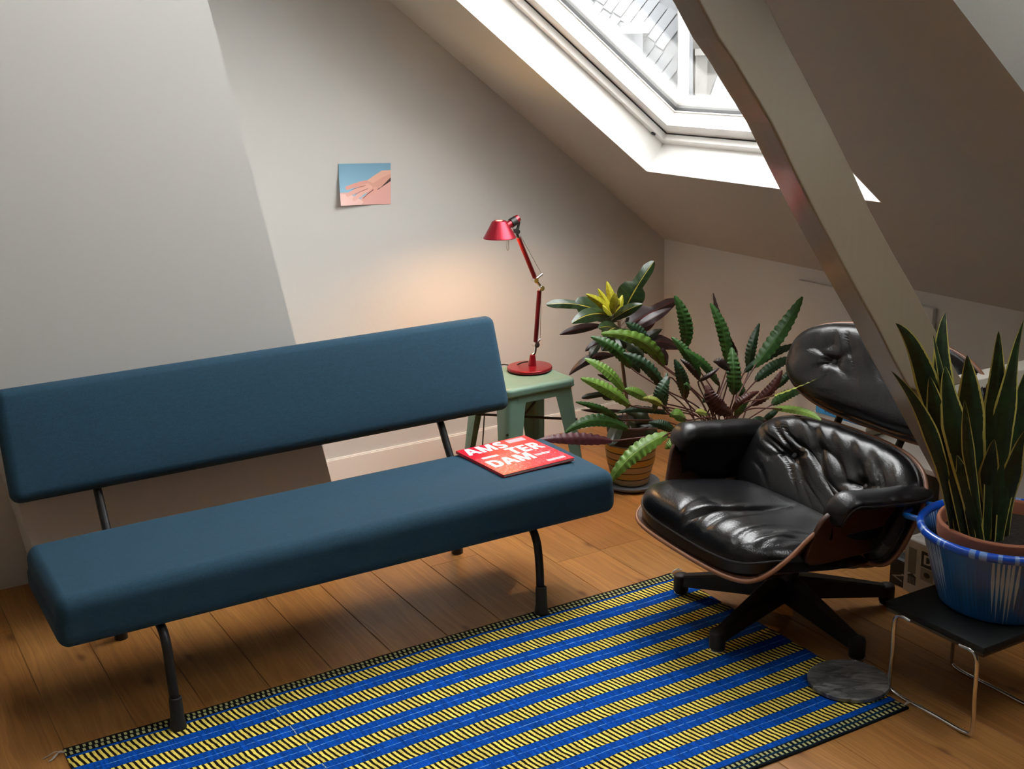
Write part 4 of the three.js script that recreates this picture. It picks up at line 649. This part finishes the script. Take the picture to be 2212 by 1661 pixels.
{
  const r = rngOf(33), pal = [[0.5, 0.48, 0.44], [0.04, 0.04, 0.045], [0.2, 0.06, 0.04], [0.08, 0.12, 0.16], [0.55, 0.5, 0.36], [0.3, 0.28, 0.25], [0.1, 0.14, 0.08], [0.6, 0.58, 0.55]];
  let z = -2.56; let k = 0; while (z < -2.1) { const d = 0.018 + r() * 0.026; if (Math.abs(z + d / 2 + 2.62) < 0.036) { z = -2.583; continue; } if (z + d > -2.06) break; const h = 0.17 + r() * 0.07; book('book', 'upright book in the low bookcase behind the armchair', 'books standing in the low bookcase', [3.13 + r() * 0.01, 0.0405, z + d / 2], [0.15, h, d - 0.0012], pal[Math.floor(r() * 8)], 0); z += d; }
  // flat stack seen between the two back cushions
  const y0 = 0.3155, P = at(1800, 893, 'x', 3.05);
  const st = [['wide brown book lying lowest in the stack beside the plants', [0.16, 0.25, 0.022], [0.14, 0.09, 0.06]], ['white book lying between the blue and the brown book', [0.15, 0.25, 0.016], [0.55, 0.53, 0.5]], ['bright blue book lying on top of the stack behind the armchair', [0.15, 0.24, 0.028], [0.06, 0.28, 0.55]]];
  let y = y0; st.forEach(([lab, s, c], i) => { const b = book('book', lab, 'stack of lying books', [3.14, y, -3.02 + 0.006 * i], s, c, 0.05 * (i - 1), true); y += s[2] + 0.0006; if (i === 2) { const t = canvasTex(256, 64, (k2, W, H) => { k2.fillStyle = '#3c93cf'; k2.fillRect(0, 0, W, H); k2.fillStyle = '#16324a'; k2.font = 'bold 34px sans-serif'; k2.textAlign = 'center'; k2.fillText('POINT  OMA', W / 2, 44); }); const p = new THREE.PlaneGeometry(0.2, 0.022); p.rotateY(-Math.PI / 2); mesh('spine_print', move(p, -0.0756, 0.014, 0), std({ map: t, roughness: 0.5 }), b); } });
  // books standing on the floor by the small table
  const bk = (label, quad, X, col, draw, dep) => {
    const [tl, br] = quad; const a = at(...tl, 'x', X), b = at(...br, 'x', X); const zc = (a.z + b.z) / 2, w = Math.abs(b.z - a.z), h = a.y; const g2 = thing('book', label, 'book', [X, 0.0005, zc], 0);
    mesh('cover', boxUV(move(softBox(0.16, h, w, 0.002, [3, 3, 3]), 0.0802, h / 2, 0)), std({ color: C(...col), roughness: 0.6 }), g2);
    const t = canvasTex(256, 512, draw), p = new THREE.PlaneGeometry(w - 0.004, h - 0.004); p.rotateY(-Math.PI / 2); mesh('cover_print', move(p, -0.0008, h / 2, 0), std({ map: t, roughness: 0.6 }), g2);
  };
  bk('thick white book with a letter D and drawings standing behind the small table', [[1957, 1160], [2018, 1262]], 2.79, [0.4, 0.38, 0.34], (c, W, H) => {
    c.fillStyle = '#b9b2a4'; c.fillRect(0, 0, W, H); c.fillStyle = '#26241f'; c.fillRect(140, 60, 110, 150); c.fillStyle = '#c9c2b4'; c.font = 'bold 130px sans-serif'; c.fillText('D', 150, 182);
    c.fillStyle = '#7f7869'; c.fillRect(30, 70, 70, 250); c.fillStyle = '#8e8778'; c.fillRect(140, 220, 110, 120); c.fillStyle = '#2c2823'; for (let y = 80; y < 320; y += 8) c.fillRect(34, y, 62, 2); c.beginPath(); c.moveTo(25, 350); c.lineTo(70, 318); c.lineTo(112, 350); c.fill(); c.strokeStyle = '#2c2823'; c.lineWidth = 5; c.strokeRect(36, 352, 66, 72); for (let x = 44; x < 100; x += 12) c.strokeRect(x, 352, 4, 72); c.beginPath(); c.arc(195, 280, 26, 0, 7); c.fill(); c.beginPath(); c.moveTo(140, 512); c.lineTo(190, 440); c.lineTo(250, 512); c.fill();
  });
  bk('black book with a pale chevron mark standing beside the white letter D book', [[1924, 1200], [1955, 1268]], 2.795, [0.015, 0.015, 0.016], (c, W, H) => { c.fillStyle = '#12110f'; c.fillRect(0, 0, W, H); c.strokeStyle = '#9a958b'; c.lineWidth = 22; c.beginPath(); c.moveTo(200, 280); c.lineTo(60, 350); c.lineTo(210, 400); c.stroke(); c.beginPath(); c.arc(215, 265, 10, 0, 7); c.stroke(); });
}

// ------------------------------------------------------------------ houses across the street, seen through the skylight
{
  const slate = [0.3, 0.33, 0.26].map((k, i) => std({ color: C(0.068 + 0.006 * i, 0.074 + 0.006 * i, 0.08 + 0.006 * i), roughness: 0.6 })), stone = std({ color: C(0.085, 0.083, 0.078), roughness: 0.8 }), white = std({ color: C(0.11, 0.108, 0.1), roughness: 0.7 }), zinc = std({ color: C(0.055, 0.06, 0.066), roughness: 0.5 }), brickM = std({ color: C(0.075, 0.073, 0.068), roughness: 0.9 });
  // local frame facing the skylight: r right, y up, d away
  const D = 22, c0 = at(1400, 120, 'z', -D * 0.78), dir = c0.clone().sub(camera.position).setY(0).normalize(), rt = V(-dir.z, 0, dir.x);
  const M = new THREE.Matrix4().makeBasis(rt, V(0, 1, 0), dir.clone().negate()); M.setPosition(c0.x, 0, c0.z);
  const inv = M.clone().invert(); const loc = (px, py, d = 0) => { const p = camera.position.clone(), q = at(px, py, 'z', -10).sub(p).normalize(); const nrm = dir, dist = c0.clone().addScaledVector(dir, d).sub(p).dot(nrm) / q.dot(nrm); return p.addScaledVector(q, dist).applyMatrix4(inv); };
  const g = new THREE.Group(); g.name = numbered('house'); g.applyMatrix4(M); scene.add(g); tag(g, 'pale slate roofed house with dormer seen through the skylight', 'house');
  const bl = (x0, x1, y0, y1, z0, z1) => box(Math.min(x0, x1), Math.max(x0, x1), Math.min(y0, y1), Math.max(y0, y1), z0, z1);
  const A = loc(1340, 222), Bq = loc(1464, 222), T = loc(1464, -60);
  mesh('wall', [bl(A.x - 2.2, Bq.x + 0.1, A.y - 6, A.y, -1.35, -0.3)], stone, g);
  mesh('gutter', [bl(A.x - 2.2, Bq.x + 4, A.y - 0.08, A.y + 0.08, -0.3, 0.1)], white, g);
  // slates: courses of diamond laid slates on a slope leaning away
  const x0 = A.x - 1.2, x1 = Bq.x, H = T.y - A.y, tilt = 0.45; const rows = 15, rh = H / rows, sw = 0.17 * (D / 24) * 1.15;
  const r = rngOf(3), sl = 0.62, G = boxUV(new THREE.BoxGeometry(sl + 0.01, sw - 0.014, 0.006)), ca = Math.cos(0.95), sa = Math.sin(0.95);
  let count = 0; const cx = (x0 + x1) / 2, cy = A.y + H / 2;
  for (let j = -26; j <= 26; j++) for (let i = -8; i <= 8; i++) { const p = (i + (j & 1) * 0.06) * sl, q = j * sw, x = cx + p * ca - q * sa, y = cy + p * sa + q * ca; if (x > x1 - 0.1 || x < x0 + 0.1 || y < A.y + 0.12 || y > A.y + H || count >= 295) continue; const o = new THREE.Group(); const m = mesh('slate', G, slate[Math.floor(r() * 3)], g); m.matrixAutoUpdate = true; m.position.set(x, y, -(y - A.y) * tilt + 0.02); m.rotation.set(-Math.atan(tilt), 0, 0); m.rotateZ(0.95 + (r() - 0.5) * 0.02); m.rotateX(0.03); count++; }
  const under = new THREE.BoxGeometry(x1 - x0 + 0.5, Math.hypot(H, H * tilt), 0.1); under.rotateX(-Math.atan(tilt)); mesh('roof_deck', boxUV(move(under, (x0 + x1) / 2, A.y + H / 2, -(H / 2) * tilt - 0.085)), zinc, g);
  // dormer in front of the roof, left
  const d0 = loc(1282, 160, -1.2), d1 = loc(1340, 60, -1.2), ap = loc(1300, 30, -1.2), e0 = loc(1278, 52, -1.2);
  const dsh = new THREE.Shape([[e0.x, d0.y - 2], [d1.x, d0.y - 2], [d1.x, d1.y], [ap.x, ap.y], [e0.x - 0.1, e0.y]].map((p) => new THREE.Vector2(...p)));
  mesh('dormer', boxUV(move(new THREE.ExtrudeGeometry(dsh, { depth: 1.6, bevelEnabled: false }), 0, 0, -0.4)), white, g);
  const dr = loc(1342, 66, -1.2), dq = loc(1402, 66, -1.2); mesh('dormer_roof', [bl(d1.x, dq.x, dr.y - 0.05, dr.y + 0.12, -1, 1.1), bl(d1.x, dq.x - 0.1, dr.y - 1.6, dr.y - 0.05, -1, 0.6)], zinc, g);
  mesh('dormer_window', [bl(e0.x + 0.12, d1.x - 0.1, d0.y - 1.2, d0.y + 0.35, 1.2, 1.24)], std({ color: C(0.2, 0.22, 0.23), roughness: 0.1 }), g);
  const v0 = loc(1463, 222), v1 = loc(1487, 222); mesh('roof_verge', [bl(v0.x, v1.x, A.y, T.y + 2, -3, 0.12)], white, g);
  const g2 = new THREE.Group(); g2.name = numbered('house'); g2.applyMatrix4(M); scene.add(g2); tag(g2, 'grey brick house wall with stone ledge beyond the slate roof', 'house');
  mesh('wall', [bl(v1.x, v1.x + 9, A.y - 6, T.y + 4, -6, -1.4)], brickM, g2);
  const l0 = loc(1506, 108), l1 = loc(1540, 122); mesh('ledge', [bl(l0.x, l1.x + 0.6, l0.y, l1.y, -1.4, -1.0)], white, g2);
  const w0 = loc(1508, 124), w1 = loc(1534, 214); mesh('bay', [bl(w0.x, w1.x, w0.y, w1.y, -1.4, -1.15)], white, g2);
  const rf = new THREE.Shape([loc(1536, 216), loc(1620, 216), loc(1620, 130), loc(1560, 150)].map((p) => new THREE.Vector2(p.x, p.y))); mesh('roof_slope', boxUV(move(new THREE.ExtrudeGeometry(rf, { depth: 0.3, bevelEnabled: false }), 0, 0, -0.9)), slate[2], g2);
  const g3 = new THREE.Group(); g3.name = numbered('house'); g3.applyMatrix4(M); scene.add(g3); tag(g3, 'pale house front rising behind the dormer at the top of the skylight', 'house');
  mesh('wall', [bl(x0 - 8, x1 + 3, A.y - 2, T.y + 9, -14, -8)], stone, g3);
}
scene.traverse((o) => { if (o.isMesh) { o.castShadow = true; o.receiveShadow = true; } });
renderer.render(scene, camera);
